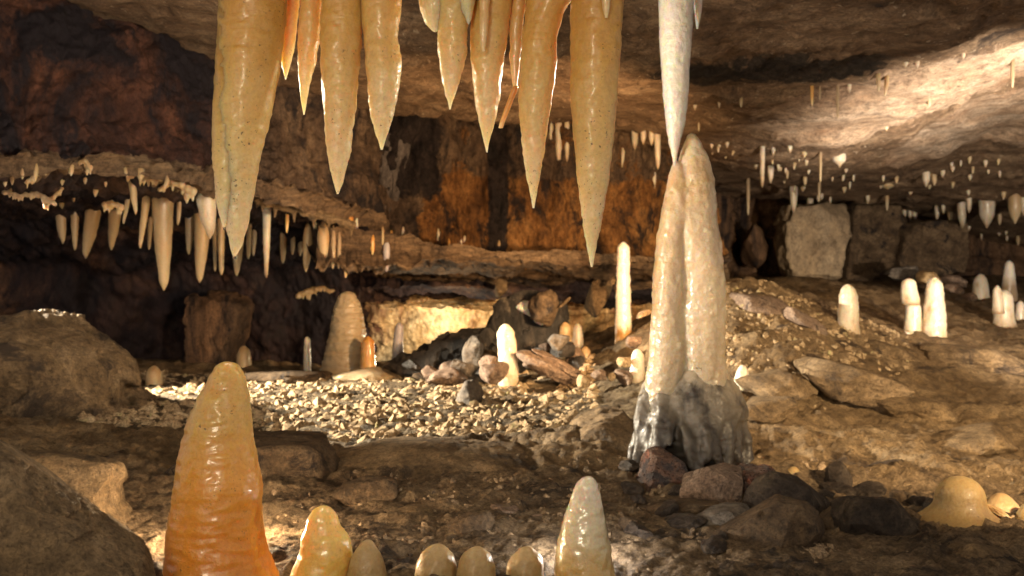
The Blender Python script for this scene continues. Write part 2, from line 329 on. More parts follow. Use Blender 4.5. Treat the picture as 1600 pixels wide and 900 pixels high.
def fan(nY, nS, y0, y1, smax):
    Yv = y0 * (y1 / y0) ** np.linspace(0, 1, nY); Sv = np.linspace(-smax, smax, nS)
    Y, S = np.meshgrid(Yv, Sv, indexing='ij'); return S * (Y + .8), Y
X, Y = fan(430, 520, 1.2, 15.0, 0.78)
Z = floor_base(X, Y)
p = np.stack([X.ravel(), Y.ravel(), Z.ravel()], 1)
Z = Z + (.030 * fbm(p * 9, 4, .6, ridged=True) + .012 * fbm(p * 40, 3, .6)).reshape(Z.shape)
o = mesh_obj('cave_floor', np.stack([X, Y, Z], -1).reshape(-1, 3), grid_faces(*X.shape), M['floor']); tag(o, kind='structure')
box = lambda v, a, b_, s_: np.clip((v - a) / s_, 0, 1) * np.clip((b_ - v) / s_, 0, 1)
attr(o, 'gap_shade', box(X, -2.4, .8, .3) * box(Y, 4.0, 6.9, .3)); attr(o, 'mud', .75 * box(X, -3, 3, .4) * np.clip((3.9 - Y) / .5, 0, 1))  # first mask paints shadowed gaps onto the ground under the gravel

ceil_pts = [Pz(*q) for q in [
    (800, -300, 2.4), (0, -330, 2.4), (1600, -350, 2.4), (-600, -330, 2.4), (2400, -330, 2.4), (800, -1000, 1.2), (0, -1000, 1.2), (1700, -1000, 1.2),
    (80, 0, 5.2), (330, 90, 5.8), (480, 142, 6.3), (600, 176, 7.0), (760, 188, 7.2), (900, 195, 7.4), (700, 0, 4.05), (400, 0, 4.3), (1000, 0, 4.1),
    (1100, 0, 4.1), (1300, 0, 4.15), (1600, -10, 4.2), (1100, 130, 5.5), (1300, 105, 5.3), (1450, 70, 5.05), (1600, 30, 4.85),
    (1080, 205, 6.5), (1200, 222, 6.5), (1300, 228, 6.5), (1400, 190, 6.2), (1500, 145, 6.0), (1600, 95, 5.8),
    (1480, 195, 7.0), (1600, 128, 6.5), (1550, 210, 8.0), (1600, 225, 8.0), (1480, 240, 8.0), (1800, 220, 8), (1900, 80, 5.5),
    (1000, 225, 7.6), (1150, 270, 8.8), (1350, 280, 8.6), (1600, 300, 9.5), (1130, 318, 12.5), (1250, 325, 12.5), (1400, 345, 12.5), (1600, 385, 12.5), (1800, 390, 12.5),
    (950, 235, 9), (600, 230, 9), (300, 200, 9), (-100, 100, 9), (-300, -60, 5)]]
CT = TPS(ceil_pts, 0.01)
X, Y = fan(360, 480, 1.0, 14.5, 0.8)
Z = CT(X, Y); p = np.stack([X.ravel(), Y.ravel(), Z.ravel() * 2], 1)
d = .10 * fbm(p * np.array([.9, 2.2, 1]), 4, .55) + .05 * fbm(p * np.array([3.5, 6, 3]) + 4, 4, .6, ridged=True) + .014 * fbm(p * 20, 3, .6)
Z = Z + d.reshape(Z.shape) * np.clip((Y - 1.5) / 3, .3, 1)
q = Z * 9 + .6 * fbm(p * 1.2 + 30, 3).reshape(Z.shape)       # bedding steps
Z = Z + .35 / 9 * np.sin(2 * np.pi * q) / (2 * np.pi) * 1.6
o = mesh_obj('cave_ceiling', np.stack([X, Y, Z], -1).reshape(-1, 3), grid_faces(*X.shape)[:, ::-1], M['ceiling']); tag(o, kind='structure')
yb = 5.6 - .10 * (X - 1.2); ye = 6.55 - .12 * np.maximum(X - 2.0, 0)
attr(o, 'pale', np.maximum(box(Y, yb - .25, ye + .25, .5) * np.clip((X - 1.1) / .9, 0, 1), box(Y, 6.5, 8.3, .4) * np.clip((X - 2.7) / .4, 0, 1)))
attr(o, 'soot', .9 * box(Y, 5.05, 5.75, .35) * box(X, .5, 2.2, .5))

# ------------------------------------------------------------------ cave walls (lofted sheets)
def lerp_axis(A, n, axis):
    t = np.linspace(0, A.shape[axis] - 1, n); i = np.minimum(t.astype(int), A.shape[axis] - 2); f = t - i
    sh = [1] * A.ndim; sh[axis] = n; f = f.reshape(sh)
    return np.take(A, i, axis) * (1 - f) + np.take(A, i + 1, axis) * f
def smooth_axis(A, k, axis):
    for _ in range(k):
        B = A.copy(); sl = [slice(None)] * A.ndim
        def S(a, b): s = list(sl); s[axis] = slice(a, b); return tuple(s)
        B[S(1, -1)] = (A[S(0, -2)] + 2 * A[S(1, -1)] + A[S(2, None)]) / 4
        A = B
    return A
def sheet(name, net, nu, nv, mats, disp, row_mat=None, soft=6):
    A = np.array([[tuple(P(*q)) for q in row] for row in net])
    A = lerp_axis(lerp_axis(A, nv, 0), nu, 1); A = smooth_axis(smooth_axis(A, soft, 0), 30, 1)
    n = grid_normals(A); p = A.reshape(-1, 3)
    A = A + n * disp(p).reshape(A.shape[:2])[..., None]
    o = mesh_obj(name, A.reshape(-1, 3), grid_faces(*A.shape[:2]), mats[0])
    for m_ in mats[1:]: o.data.materials.append(m_)
    W_ = A.reshape(-1, 3);
    if name in ('left_cave_wall', 'middle_cave_wall'):
        ax = W_[:, 0]; az = W_[:, 2]
        attr(o, 'red', .85 * np.clip((-1.35 - ax) / .35, 0, 1))
        attr(o, 'rust', .95 * np.clip((ax + .75) / .25, 0, 1) * np.clip((1.62 - az) / .25, .35, 1))
        attr(o, 'soot', .9 * np.maximum(box(ax, -.98, -.42, .15) * np.clip((az - 1.2) / .25, .3, 1), box(ax, -.22, .02, .1)))
    if row_mat is not None:
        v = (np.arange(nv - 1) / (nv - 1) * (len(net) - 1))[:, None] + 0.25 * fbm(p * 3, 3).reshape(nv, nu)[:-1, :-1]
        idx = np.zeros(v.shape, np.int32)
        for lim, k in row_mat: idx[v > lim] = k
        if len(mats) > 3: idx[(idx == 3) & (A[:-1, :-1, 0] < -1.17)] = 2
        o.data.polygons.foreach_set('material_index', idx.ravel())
    return tag(o, kind='structure')

d_wall = lambda p: .18 * fbm(p * np.array([1.2, 1.2, .8]), 4, .55) + .09 * fbm(p * np.array([4, 4, 3]) + 5, 4, .6, ridged=True) + .025 * fbm(p * 17, 3, .6)
px = [-420, -150, 0, 150, 330, 450, 560, 640]
L = lambda ys, Ys: list(zip(px, ys, Ys))
sheet('left_cave_wall', [
    L([-200, -130, -80, -15, 45, 100, 135, 150], [4.6, 4.9, 5.1, 5.35, 5.8, 6.3, 6.85, 7.9]),
    L([100, 120, 130, 140, 170, 210, 240, 250], [4.5, 4.75, 4.95, 5.2, 5.65, 6.15, 6.75, 7.9]),
    L([275, 270, 268, 262, 288, 312, 345, 372], [4.3, 4.5, 4.7, 5.0, 5.4, 5.85, 6.4, 7.5]),
    L([295, 290, 288, 285, 305, 330, 358, 380], [4.6, 4.8, 5.0, 5.3, 5.7, 6.1, 6.7, 7.6]),
    L([330, 330, 330, 332, 342, 360, 374, 385], [6.5, 6.6, 6.8, 7.0, 7.2, 7.4, 7.5, 7.6]),
    L([420, 420, 420, 425, 430, 440, 440, 440], [7.6, 7.7, 7.8, 7.9, 8.0, 8.0, 8.0, 8.0]),
    L([640, 640, 640, 630, 620, 620, 610, 610], [7.8, 7.9, 8.0, 8.1, 8.2, 8.2, 8.2, 8.2])], 420, 330,
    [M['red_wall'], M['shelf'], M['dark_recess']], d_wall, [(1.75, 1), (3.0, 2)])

def d_mid(p):
    fl = np.clip((p[:, 2] - .92) / .12, 0, 1)
    a = .20 * fbm(p * np.array([2.6, 1.2, .8]), 4, .55, ridged=True) + .09 * fbm(p * np.array([7, 4, 3]) + 5, 4, .6, ridged=True)
    c = .13 * fbm(p * np.array([1.1, 1.1, 2.4]) + 8, 4, .55) + .04 * fbm(p * np.array([3, 3, 8]) + 5, 4, .6, ridged=True)
    return fl * a + (1 - fl) * c + .028 * fbm(p * 17, 3, .6)
px = [500, 580, 680, 780, 880, 960, 1040, 1140]
sheet('middle_cave_wall', [
    L([110, 130, 150, 160, 165, 175, 185, 200], [6.6, 6.9, 7.05, 7.2, 7.3, 7.4, 7.6, 8.2]),
    L([250, 270, 280, 290, 290, 290, 290, 290], [6.55, 6.85, 7.05, 7.15, 7.3, 7.4, 7.6, 8.2]),
    L([360, 368, 378, 384, 386, 390, 392, 392], [6.6, 6.85, 7.0, 7.1, 7.2, 7.4, 7.6, 8.2]),
    L([372, 380, 390, 394, 398, 402, 404, 404], [6.3, 6.4, 6.5, 6.6, 6.75, 7.0, 7.3, 8.0]),
    L([400, 404, 410, 415, 418, 420, 424, 424], [6.4, 6.5, 6.6, 6.7, 6.85, 7.1, 7.4, 8.1]),
    L([425, 425, 430, 436, 440, 440, 444, 444], [8.4, 7.9, 7.7, 7.7, 7.7, 7.8, 8.0, 8.6]),
    L([440, 440, 445, 450, 455, 460, 460, 460], [8.4, 7.7, 7.35, 7.35, 7.4, 7.7, 8.0, 8.6]),
    L([468, 468, 470, 474, 478, 480, 480, 480], [8.6, 8.2, 8.0, 7.9, 7.9, 8.1, 8.3, 8.8]),
    L([474, 474, 476, 480, 484, 486, 486, 486], [8.6, 7.95, 7.7, 7.7, 7.75, 8.0, 8.2, 8.8]),
    L([540, 540, 540, 545, 545, 545, 545, 545], [8.7, 8.15, 8.0, 8.0, 8.0, 8.2, 8.5, 9]),
    L([630, 630, 630, 630, 630, 630, 630, 630], [8.1, 8.1, 8.1, 8.1, 8.1, 8.3, 8.6, 9.1])], 420, 420,
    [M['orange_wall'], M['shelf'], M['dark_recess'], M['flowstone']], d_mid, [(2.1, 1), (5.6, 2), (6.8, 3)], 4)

px = [1020, 1120, 1200, 1300, 1400, 1500, 1600, 1750, 1900]
sheet('far_cave_wall', [
    L([250, 270, 280, 290, 300, 320, 340, 340, 340], [9.5, 11.5, 12, 12.2, 12.3, 12.4, 12.4, 12.2, 12]),
    L([350, 360, 370, 380, 385, 400, 410, 410, 410], [9.3, 11.3, 11.8, 12.2, 12.3, 12.4, 12.4, 12.2, 12]),
    L([430, 425, 428, 430, 435, 440, 450, 450, 450], [9.4, 11.4, 12, 12.3, 12.4, 12.5, 12.5, 12.3, 12]),
    L([520, 520, 520, 520, 520, 520, 520, 520, 520], [9.6, 12.0, 12.6, 12.8, 12.8, 12.8, 12.8, 12.6, 12])], 320, 200,
    [M['far_wall']], d_mid)

# ------------------------------------------------------------------ where the eye meets rock: seats things on real surfaces
from mathutils.bvhtree import BVHTree
_bv = []
def add_bvh(o, nv, nu, step=2):
    co = np.empty(nv * nu * 3, np.float32); o.data.vertices.foreach_get('co', co)
    G = co.reshape(nv, nu, 3)[::step, ::step]
    _bv.append((o.name, BVHTree.FromPolygons(G.reshape(-1, 3).tolist(), grid_faces(*G.shape[:2]).tolist())))
for nm, nv, nu in (('cave_floor', 430, 520), ('cave_ceiling', 360, 480), ('left_cave_wall', 330, 420), ('middle_cave_wall', 420, 420), ('far_cave_wall', 200, 320)):
    add_bvh(bpy.data.objects[nm], nv, nu)
def seat(px_, py_, Yd, only=None, lo=.72, hi=1.4):
    """Distance of the rock surface seen at px, py, when it is near Yd."""
    d = (P(px_, py_, 1.0) - Vector((0, 0, CZ))); best = None
    for nm, t_ in _bv:
        if only and nm not in only: continue
        h = t_.ray_cast(Vector((0, 0, CZ)), d.normalized())
        if h[0] is not None and (best is None or h[0].y < best): best = h[0].y
    return best if best is not None and lo * Yd < best < hi * Yd else Yd

# ------------------------------------------------------------------ dripstone (stalactites and stalagmites turned on a wandering axis)
def drip(name, prof, Yd, mat, label=None, cat=None, group=None, parent=None, seed=0, rough=1.0, nr=None, na=None, round_top=False, flat=1.0, ppx=1.0, ring=0.0, yl=0.0):
    """prof: rows (py, left px, right px) from the thick end to the tip; the last row is the tip."""
    pr = np.array(prof, float); k = Yd / F
    z = CZ - (pr[:, 0] - HOR) * k; cx = ((pr[:, 1] + pr[:, 2]) / 2 - 800) * k; r = np.maximum((pr[:, 2] - pr[:, 1]) / 2 * k, 1e-4)
    span = abs(pr[-1, 0] - pr[0, 0])
    nr = nr or int(np.clip(span / 2.5 * ppx, 14, 220)); na = na or int(np.clip((r.max() / k) * 1.3 * ppx, 10, 72))
    s = np.abs(z - z[0])
    t = np.linspace(0, 1, nr); t = 1 - (1 - t) ** (2.0 if round_top else 1.35); ss = t * s[-1]       # rings closer together at the tip
    rr = np.interp(ss, s, r); cc = np.interp(ss, s, cx)
    ker = max(1, nr // 40)
    for _ in range(ker * 2):
        rr[1:-1] = (rr[:-2] + 2 * rr[1:-1] + rr[2:]) / 4; cc[1:-1] = (cc[:-2] + 2 * cc[1:-1] + cc[2:]) / 4
    if round_top:                                                           # paraboloid end
        seg = s[-1] - s[-2]; m_ = ss > s[-2]
        rr = np.where(m_, np.sqrt(np.clip((s[-1] - ss) / seg, 0, 1)) * r[-2], rr); rr[-1] = r[-2] * .05
    zz = z[0] + np.sign(z[-1] - z[0]) * ss
    a = np.linspace(0, 2 * np.pi, na, endpoint=False)
    Rg, Ag = np.meshgrid(rr, a, indexing='ij'); Zg = np.repeat(zz[:, None], na, 1)
    ca, sa = np.cos(Ag), np.sin(Ag); rm = r.max()
    q = np.stack([ca.ravel() * 1.0 + seed * 3.1, sa.ravel() + seed * 1.7, Zg.ravel() / max(rm, .01) * .55], 1)
    n1 = fbm(q, 3).reshape(Rg.shape)
    q2 = np.stack([ca.ravel() * 1.1 + seed, sa.ravel() * 1.1, Zg.ravel() * 60 + seed], 1); n2 = fbm(q2, 2).reshape(Rg.shape)
    q3 = np.stack([ca.ravel() * Rg.ravel(), sa.ravel() * Rg.ravel(), Zg.ravel()], 1); n3 = fbm(q3 * 38 + seed, 3).reshape(Rg.shape)
    Rg = Rg * (1 + rough * (.07 * n1 + .022 * n2)) + rough * .0045 * n3 * np.minimum(1, Rg / .02)
    if ring: Rg = Rg * (1 + ring * fbm(np.stack([0 * Zg.ravel() + seed, ca.ravel() * .25, Zg.ravel() * 38], 1), 3).reshape(Rg.shape))
    Xg = cc[:, None] + Rg * ca; Yg = Yd + (yl * (1 - ss / s[-1]))[:, None] + Rg * sa * flat
    V = np.stack([Xg, Yg, Zg], -1).reshape(-1, 3)
    base = np.array([cc[0], Yd, zz[0]])
    Fc = grid_faces(nr, na, True)
    up = z[-1] > z[0]
    Fl = [tuple(f) if up else tuple(f[::-1]) for f in Fc.tolist()]
    V = np.concatenate([V, [[cc[-1], Yd, zz[-1] + (.15 if up else -.15) * rr[-1]], [cc[0], Yd, zz[0]]]])
    nt_, nb_ = nr * na, nr * na + 1
    for j in range(na):
        j2 = (j + 1) % na; e = (nr - 1) * na
        Fl.append((e + j, e + j2, nt_) if up else (e + j2, e + j, nt_))
        Fl.append((j2, j, nb_) if up else (j, j2, nb_))
    off = np.array(parent.location) if parent is not None else base
    o = mesh_obj(name, V - off, Fl, mat, parent, tuple(base) if parent is None else (0, 0, 0))
    if parent is None: tag(o, label, cat, group)
    return o

def drop(parent, px_, py_, Yd, rpx):
    k = Yd / F; c = np.array(P(px_, py_, Yd)) - np.array(parent.location); r = rpx * k
    V, Fl = [], []
    for i in range(9):
        th = math.pi * i / 8
        for j in range(12):
            a = 2 * math.pi * j / 12; rad = r * math.sin(th) * (1 if th > 1.5 else .92)
            V.append(c + np.array([rad * math.cos(a), rad * math.sin(a), r * 1.25 * math.cos(th)]))
    return mesh_obj('water_drop', V, grid_faces(9, 12, True)[:, ::-1], M['water'], parent)

FG = 'amber stalactites hanging in front'
YS = 2.4
def stal(prof, label, mat='stal', seed=0, Yd=YS, top=-318, flare=1.35, **kw):
    p0 = prof[0]; c = (p0[1] + p0[2]) / 2; h = (p0[2] - p0[1]) / 2 * flare
    return drip('stalactite', [(top, c - h, c + h)] + prof, Yd, M[mat], label, 'stalactite', FG, seed=seed, **kw)

t = empty('stalactite', P(395, -318, YS), 'thickest amber stalactite, double-tipped with a long crease, by the red wall', 'stalactite', FG)
drip('body', [(-318, 318, 470), (0, 343, 448), (105, 339, 436), (158, 336, 428), (203, 335, 417), (245, 340, 406), (300, 352, 397), (355, 354, 387), (385, 359, 377), (400, 364, 369)], YS, M['stal'], parent=t, seed=1)
drip('side_tip', [(-60, 345, 410), (60, 341, 400), (150, 335, 392), (203, 331, 384), (245, 333, 376), (280, 335, 371), (315, 338, 364), (338, 343, 358), (355, 348, 352)], YS - .018, M['stal'], parent=t, seed=2)
drop(t, 350, 357, YS - .018, 2.5); drop(t, 367, 402, YS, 3)
stal([(0, 445, 468), (50, 441, 464), (85, 438, 458), (105, 441, 453), (124, 446, 447)], 'short slim amber stalactite right beside the thickest one, ending in a drip', seed=3, Yd=2.46)
stal([(0, 470, 504), (40, 467, 502), (70, 465, 498), (100, 466, 493), (130, 467, 485), (155, 470, 480), (179, 474, 476)], 'slim brown-amber stalactite half hidden by a wider neighbour with a flat tip', seed=4, Yd=2.44)
stal([(0, 502, 567), (70, 500, 565), (110, 502, 561), (150, 504, 558), (200, 507, 552), (235, 511, 548), (265, 516, 541), (285, 521, 536), (303, 526, 529)], 'broad long amber stalactite with a grey blunt tip, fourth from the red wall', seed=5)
stal([(0, 563, 627), (30, 564, 625), (55, 568, 621), (95, 571, 628), (130, 574, 625), (155, 577, 620), (185, 580, 613), (205, 585, 607), (220, 591, 602), (234, 595, 598)], 'stocky amber stalactite with a waist near the top and a pinched tip', seed=6)
t = empty('stalactite', P(708, -318, YS), 'amber stalactite with a bulging side lobe high on one flank and a needle tip', 'stalactite', FG)
drip('body', [(-318, 672, 760), (0, 676, 742), (25, 681, 734), (50, 683, 730), (80, 683, 730), (100, 686, 726), (125, 690, 719), (148, 696, 711), (160, 700, 707), (171, 702, 704)], YS, M['stal'], parent=t, seed=7)
drip('side_lobe', [(-200, 650, 740), (-40, 652, 712), (0, 655, 704), (18, 657, 698), (34, 663, 692), (45, 672, 687), (50, 678, 682)], YS - .005, M['stal'], parent=t, seed=8, round_top=True)
drip('side_tip', [(-200, 700, 760), (0, 714, 743), (15, 720, 740), (28, 727, 737), (38, 731, 733)], YS - .03, M['stal'], parent=t, seed=9)
stal([(0, 740, 800), (50, 735, 794), (100, 736, 786), (150, 741, 781), (180, 746, 776), (205, 752, 769), (222, 756, 764), (238, 760, 762)], 'amber stalactite with a grey tip that carries an orange straw on its face', seed=10, Yd=2.42)
stal([(0, 749, 765), (40, 749, 763), (65, 750, 760), (80, 753, 757)], 'short bright orange straw lying against the face of a grey-tipped stalactite', 'straw', seed=11, Yd=2.35, flare=1.1)
t = empty('stalactite', P(811, -318, 2.43), 'thin straw-like stalactite ending in a kinked straw that slants aside', 'stalactite', FG)
drip('body', [(-318, 794, 826), (0, 799, 821), (50, 796, 817), (90, 796, 813), (120, 799, 810), (143, 803, 807)], 2.43, M['straw'], parent=t, seed=12)
drip('bent_straw', [(135, 801, 811), (165, 790, 799), (190, 781, 789), (200, 779, 786)], 2.43, M['straw'], parent=t, seed=13, rough=.6)
t = empty('stalactite', P(858, -318, YS), 'long amber stalactite speckled black along its upper flank and arched to its neighbour', 'stalactite', FG)
drip('body', [(-318, 805, 930), (-40, 824, 905), (0, 823, 893), (15, 822, 882), (35, 819, 876), (60, 815, 870), (100, 813, 870), (150, 810, 863), (200, 813, 856), (250, 818, 849), (280, 823, 843), (300, 828, 839), (325, 832, 835)], YS, M['stal'], parent=t, seed=14)
drip('side_lobe', [(-250, 850, 930), (-60, 862, 908), (-10, 870, 898), (8, 878, 890)], YS + .01, M['stal'], parent=t, seed=15, round_top=True)
stal([(0, 892, 975), (30, 892, 973), (70, 891, 970), (150, 892, 964), (220, 896, 958), (280, 902, 951), (330, 908, 943), (370, 914, 935), (400, 920, 929), (417, 923, 926)], 'longest of the amber stalactites, smooth and glossy with tiny beads, nearest the milky white column', seed=16, Yd=2.38)
stal([(0, 940, 954), (12, 941, 953), (28, 945, 950)], 'tiny orange straw on the face of the longest amber stalactite', 'straw', seed=17, Yd=2.31, flare=1.1)

def fuse(name, pieces, parent, mat, voxel, seed, noise_amp=(.006, .0025), smooth=6):
    """Grows several pieces into one skin."""
    bm = bmesh.new()
    for o in pieces: bm.from_mesh(o.data); me = o.data; bpy.data.objects.remove(o); bpy.data.meshes.remove(me)
    me = bpy.data.meshes.new(name); bm.to_mesh(me); bm.free()
    o = bpy.data.objects.new(name, me); COL.objects.link(o)
    md = o.modifiers.new('r', 'REMESH'); md.mode = 'VOXEL'; md.voxel_size = voxel
    sm = o.modifiers.new('s', 'SMOOTH'); sm.factor = .5; sm.iterations = smooth
    dg = bpy.context.evaluated_depsgraph_get(); m2 = bpy.data.meshes.new_from_object(o.evaluated_get(dg))
    o.modifiers.clear(); o.data = m2; bpy.data.meshes.remove(me)
    n = len(m2.vertices); co = np.empty(n * 3, np.float32); no = np.empty(n * 3, np.float32)
    m2.vertices.foreach_get('co', co); m2.vertices.foreach_get('normal', no); co = co.reshape(-1, 3); no = no.reshape(-1, 3)
    co = co + no * (noise_amp[0] * fbm(co * np.array([17, 17, 11]) + seed, 3) + noise_amp[1] * fbm(co * np.array([42, 42, 60]) + seed, 3))[:, None]
    m2.vertices.foreach_set('co', co.ravel()); m2.polygons.foreach_set('use_smooth', [True] * len(m2.polygons))
    m2.materials.clear(); m2.materials.append(mat); m2.update(); m2.name = name
    o.parent = parent; o.name = name
    return o

# ------------------------------------------------------------------ the column and its hanging partner
YC = 3.8
drip('stalactite', [(-120, 1010, 1112), (0, 1029, 1084), (60, 1031, 1081), (100, 1033, 1078), (150, 1036, 1075), (200, 1041, 1069), (225, 1045, 1062), (245, 1050, 1058), (262, 1053, 1056)], YC - .04, M['milk'],
     'milky white stalactite whose tip just touches the tall twin stalagmite', 'stalactite', seed=20, rough=.8)
drip('stalactite', [(-120, 1075, 1105), (0, 1083, 1098), (20, 1085, 1096), (45, 1088, 1091)], YC + .1, M['milk'], 'small pale stalactite hanging just beside the milky white one', 'stalactite', seed=21)
t = empty('twin_stalagmite', P(1085, 748, YC), 'tall milky twin stalagmite fused on a dark grey flowstone base', 'stalagmite')
sh = [drip('shaft', [(690, 1052, 1150), (600, 1056, 1140), (560, 1054, 1132), (513, 1057, 1134), (447, 1060, 1134), (400, 1056, 1129), (347, 1050, 1121), (313, 1048, 1119), (280, 1052, 1115), (247, 1062, 1106), (225, 1068, 1096), (213, 1073, 1089), (206, 1079, 1083)], YC, M['column'], parent=t, seed=22, rough=1.3, round_top=True, ppx=1.6),
      drip('shaft', [(690, 1000, 1062), (613, 1006, 1070), (560, 1014, 1072), (500, 1017, 1068), (447, 1020, 1067), (380, 1025, 1068), (330, 1033, 1078), (300, 1039, 1078), (270, 1047, 1074), (255, 1051, 1062), (250, 1054, 1058)], YC - .03, M['column'], parent=t, seed=23, rough=1.2, round_top=True, ppx=1.6)]
fuse('shaft', sh, t, M['column'], .0055, 3, (.007, .0022), 8)
# grey flowstone skirt: a shoulder with lobes that run down over the rock
bs = [drip('flowstone_base', [(760, 1010, 1165), (735, 1006, 1166), (700, 1004, 1164), (670, 996, 1166), (647, 997, 1166), (625, 1000, 1163), (606, 1007, 1154), (592, 1012, 1144), (580, 1020, 1134), (570, 1032, 1120), (563, 1050, 1100)], YC + .03, M['base'], parent=t, seed=24, rough=2.0, flat=.85, round_top=True)]
for (x0, y0, x1, y1, r0, r1, dy, sd) in [(1010, 650, 996, 742, 17, 9, -.10, 1), (1024, 656, 1018, 735, 15, 7, -.16, 2), (1040, 652, 1030, 716, 16, 12, -.185, 3), (1052, 652, 1046, 700, 13, 8, -.19, 4),
        (1068, 655, 1082, 738, 14, 9, -.2, 5), (1086, 655, 1094, 742, 15, 8, -.205, 6), (1105, 662, 1104, 725, 14, 9, -.2, 7), (1120, 656, 1122, 730, 16, 8, -.185, 8), (1136, 652, 1138, 736, 16, 9, -.16, 9),
        (1150, 650, 1156, 728, 15, 8, -.11, 10), (1158, 655, 1170, 738, 12, 8, -.05, 11), (1000, 662, 986, 745, 11, 8, -.03, 12)]:
    y0 += [0, -24, -4, -34, -12, -30, -6, -38, -16, -28, -2, -20, -6][sd]; ym = (y0 + y1) / 2; xm = (x0 + x1) / 2 + (3 if sd % 2 else -3)
    xr = 1083 + (x0 - 1083) * .72; rr_ = r0 * .95
    bs.append(drip('lobe', [(y0 - 45, xr - rr_ * .6, xr + rr_ * .6), (y0 - 10, (xr + x0) / 2 - rr_ * .9, (xr + x0) / 2 + rr_ * .9), (y0 + 20, x0 - rr_, x0 + rr_), (max(ym, y0 + 30), xm - r0 * .85, xm + r0 * .85), (y1 - r1, x1 - r1, x1 + r1), (y1, x1 - 2, x1 + 2)],
                   YC + dy, M['base'], parent=t, seed=30 + sd, rough=2.4, round_top=True, yl=-dy * .95))
fuse('flowstone_base', bs, t, M['base'], .007, 9, (.012, .005), 8)

# ------------------------------------------------------------------ near stalagmites
YG = 2.42
def stag(prof, label, mat, seed, Yd=YG, group='stalagmites growing along the near floor', round_top=True, name='stalagmite', **kw):
    return drip(name, prof, Yd, M[mat], label, 'stalagmite', group, seed=seed, round_top=round_top, **kw)
stag([(1000, 236, 465), (940, 250, 442), (900, 259, 432), (865, 262, 418), (830, 264, 411), (795, 270, 408), (760, 274, 409), (725, 278, 402), (690, 285, 396), (655, 294, 393), (620, 309, 389), (600, 322, 385), (585, 329, 381), (572, 336, 374), (565, 350, 360)], 'tall fat orange stalagmite glowing from within, rough rim', 'orange', 40, rough=1.2, ppx=1.3)
stag([(1000, 430, 575), (940, 442, 556), (900, 454, 547), (878, 463, 550), (858, 470, 550), (837, 473, 544), (823, 478, 533), (808, 482, 527), (798, 488, 521), (790, 500, 512)], 'bottle-shaped yellow stalagmite with a narrower round head', 'yellow', 41, ppx=1.3)
stag([(980, 535, 612), (930, 540, 608), (900, 542, 605), (882, 545, 601), (866, 551, 595), (853, 560, 587), (843, 571, 579)], 'grey-brown dome pressed against the bottle-shaped yellow stalagmite', 'dome', 42, YG - .03)
stag([(980, 640, 722), (930, 645, 717), (900, 647, 715), (883, 650, 713), (866, 657, 708), (856, 668, 698), (850, 680, 688)], 'honey dome, the first beside the gap next to the grey-brown dome', 'dome', 43, YG + .02)
stag([(980, 705, 782), (930, 708, 778), (900, 711, 776), (883, 716, 773), (866, 723, 766), (858, 733, 757), (854, 742, 749)], 'honey dome in the middle of three low domes', 'dome', 44, YG)
stag([(980, 785, 856), (930, 788, 852), (900, 790, 850), (883, 792, 849), (868, 800, 845), (858, 811, 834), (854, 820, 826)], 'small brown dome next to the pale pointed stalagmite', 'dome', 45, YG + .04)
stag([(1000, 850, 985), (940, 860, 968), (900, 866, 963), (882, 867, 958), (848, 871, 953), (812, 880, 946), (777, 892, 939), (757, 899, 935), (748, 908, 929), (744, 916, 923)], 'pale pointed stalagmite, whitish at the top and amber at the foot', 'pale', 46, YG, ppx=1.3)
# low domes on the mud by the dark blocks
GD = 'low domes on the mud near the dark blocks'
stag([(830, 1400, 1590), (815, 1422, 1568), (803, 1444, 1550), (793, 1458, 1541), (783, 1462, 1538), (772, 1463, 1537), (763, 1466, 1534), (755, 1472, 1528), (749, 1480, 1520), (744, 1497, 1503)], 'round honey-brown dome with a spreading foot, largest on the mud', 'mud_dome', 47, 3.08, GD, rough=.35)
stag([(770, 1208, 1276), (758, 1216, 1266), (750, 1222, 1256), (740, 1226, 1254), (733, 1232, 1248), (729, 1238, 1243)], 'small yellowish dome half hidden behind the dark ridge of rock', 'mud_dome', 48, 3.65, GD)
stag([(806, 1520, 1612), (795, 1535, 1594), (785, 1540, 1588), (776, 1550, 1578), (770, 1560, 1568)], 'flat buff dome just behind the largest round dome', 'ochre', 49, 3.25, GD)
stag([(815, 1580, 1640), (803, 1590, 1628), (792, 1596, 1622), (785, 1605, 1612)], 'honey dome cut off by the edge of the view', 'mud_dome', 50, 3.15, GD)

# ------------------------------------------------------------------ stalagmites in the middle distance and beyond
GM = 'stalagmites in the middle of the cave'
def far_stag(c, top, bot, w_, label, mat, seed, Yd, group=GM, point=.8, lean=0, anchored=True, **kw):
    """Column of width w_ at the foot, tapering to point*w_ below a rounded head."""
    kw.setdefault('rough', 1.9)
    if anchored: Yd = seat(c, bot - 3, Yd, ('cave_floor',), .85, 1.2)
    h = w_ / 2; H = bot - top; r0 = min(h * point, H * .5)
    prof = [(bot + (14 if anchored else 34), c - h * 1.1, c + h * 1.1), (bot, c - h, c + h), ((top + bot) / 2, c - h * (1 + point) / 2 + lean / 2, c + h * (1 + point) / 2 + lean / 2), (top + r0, c - h * point + lean, c + h * point + lean), (top, c - .5 + lean, c + .5 + lean)]
    return stag(prof, label, mat, seed, Yd, group, **kw)
stag([(612, 486, 594), (595, 496, 588), (575, 504, 581), (550, 509, 576), (525, 514, 571), (508, 517, 569), (490, 520, 566), (478, 523, 563), (468, 527, 559), (460, 531, 555), (455, 538, 548)], 'broad banded brown cone-shaped stalagmite at the mouth of the lit recess', 'cone', 60, 6.5, GM, ppx=2.2, rough=2.0, ring=.09)
far_stag(575, 525, 574, 25, 'stubby orange stalagmite on a low flowstone mound by the banded cone', 'straw', 61, 6.3)
far_stag(621, 504, 552, 17, 'grey leaning finger of stone against the brightly lit recess', 'lilac', 62, 6.8, lean=3)
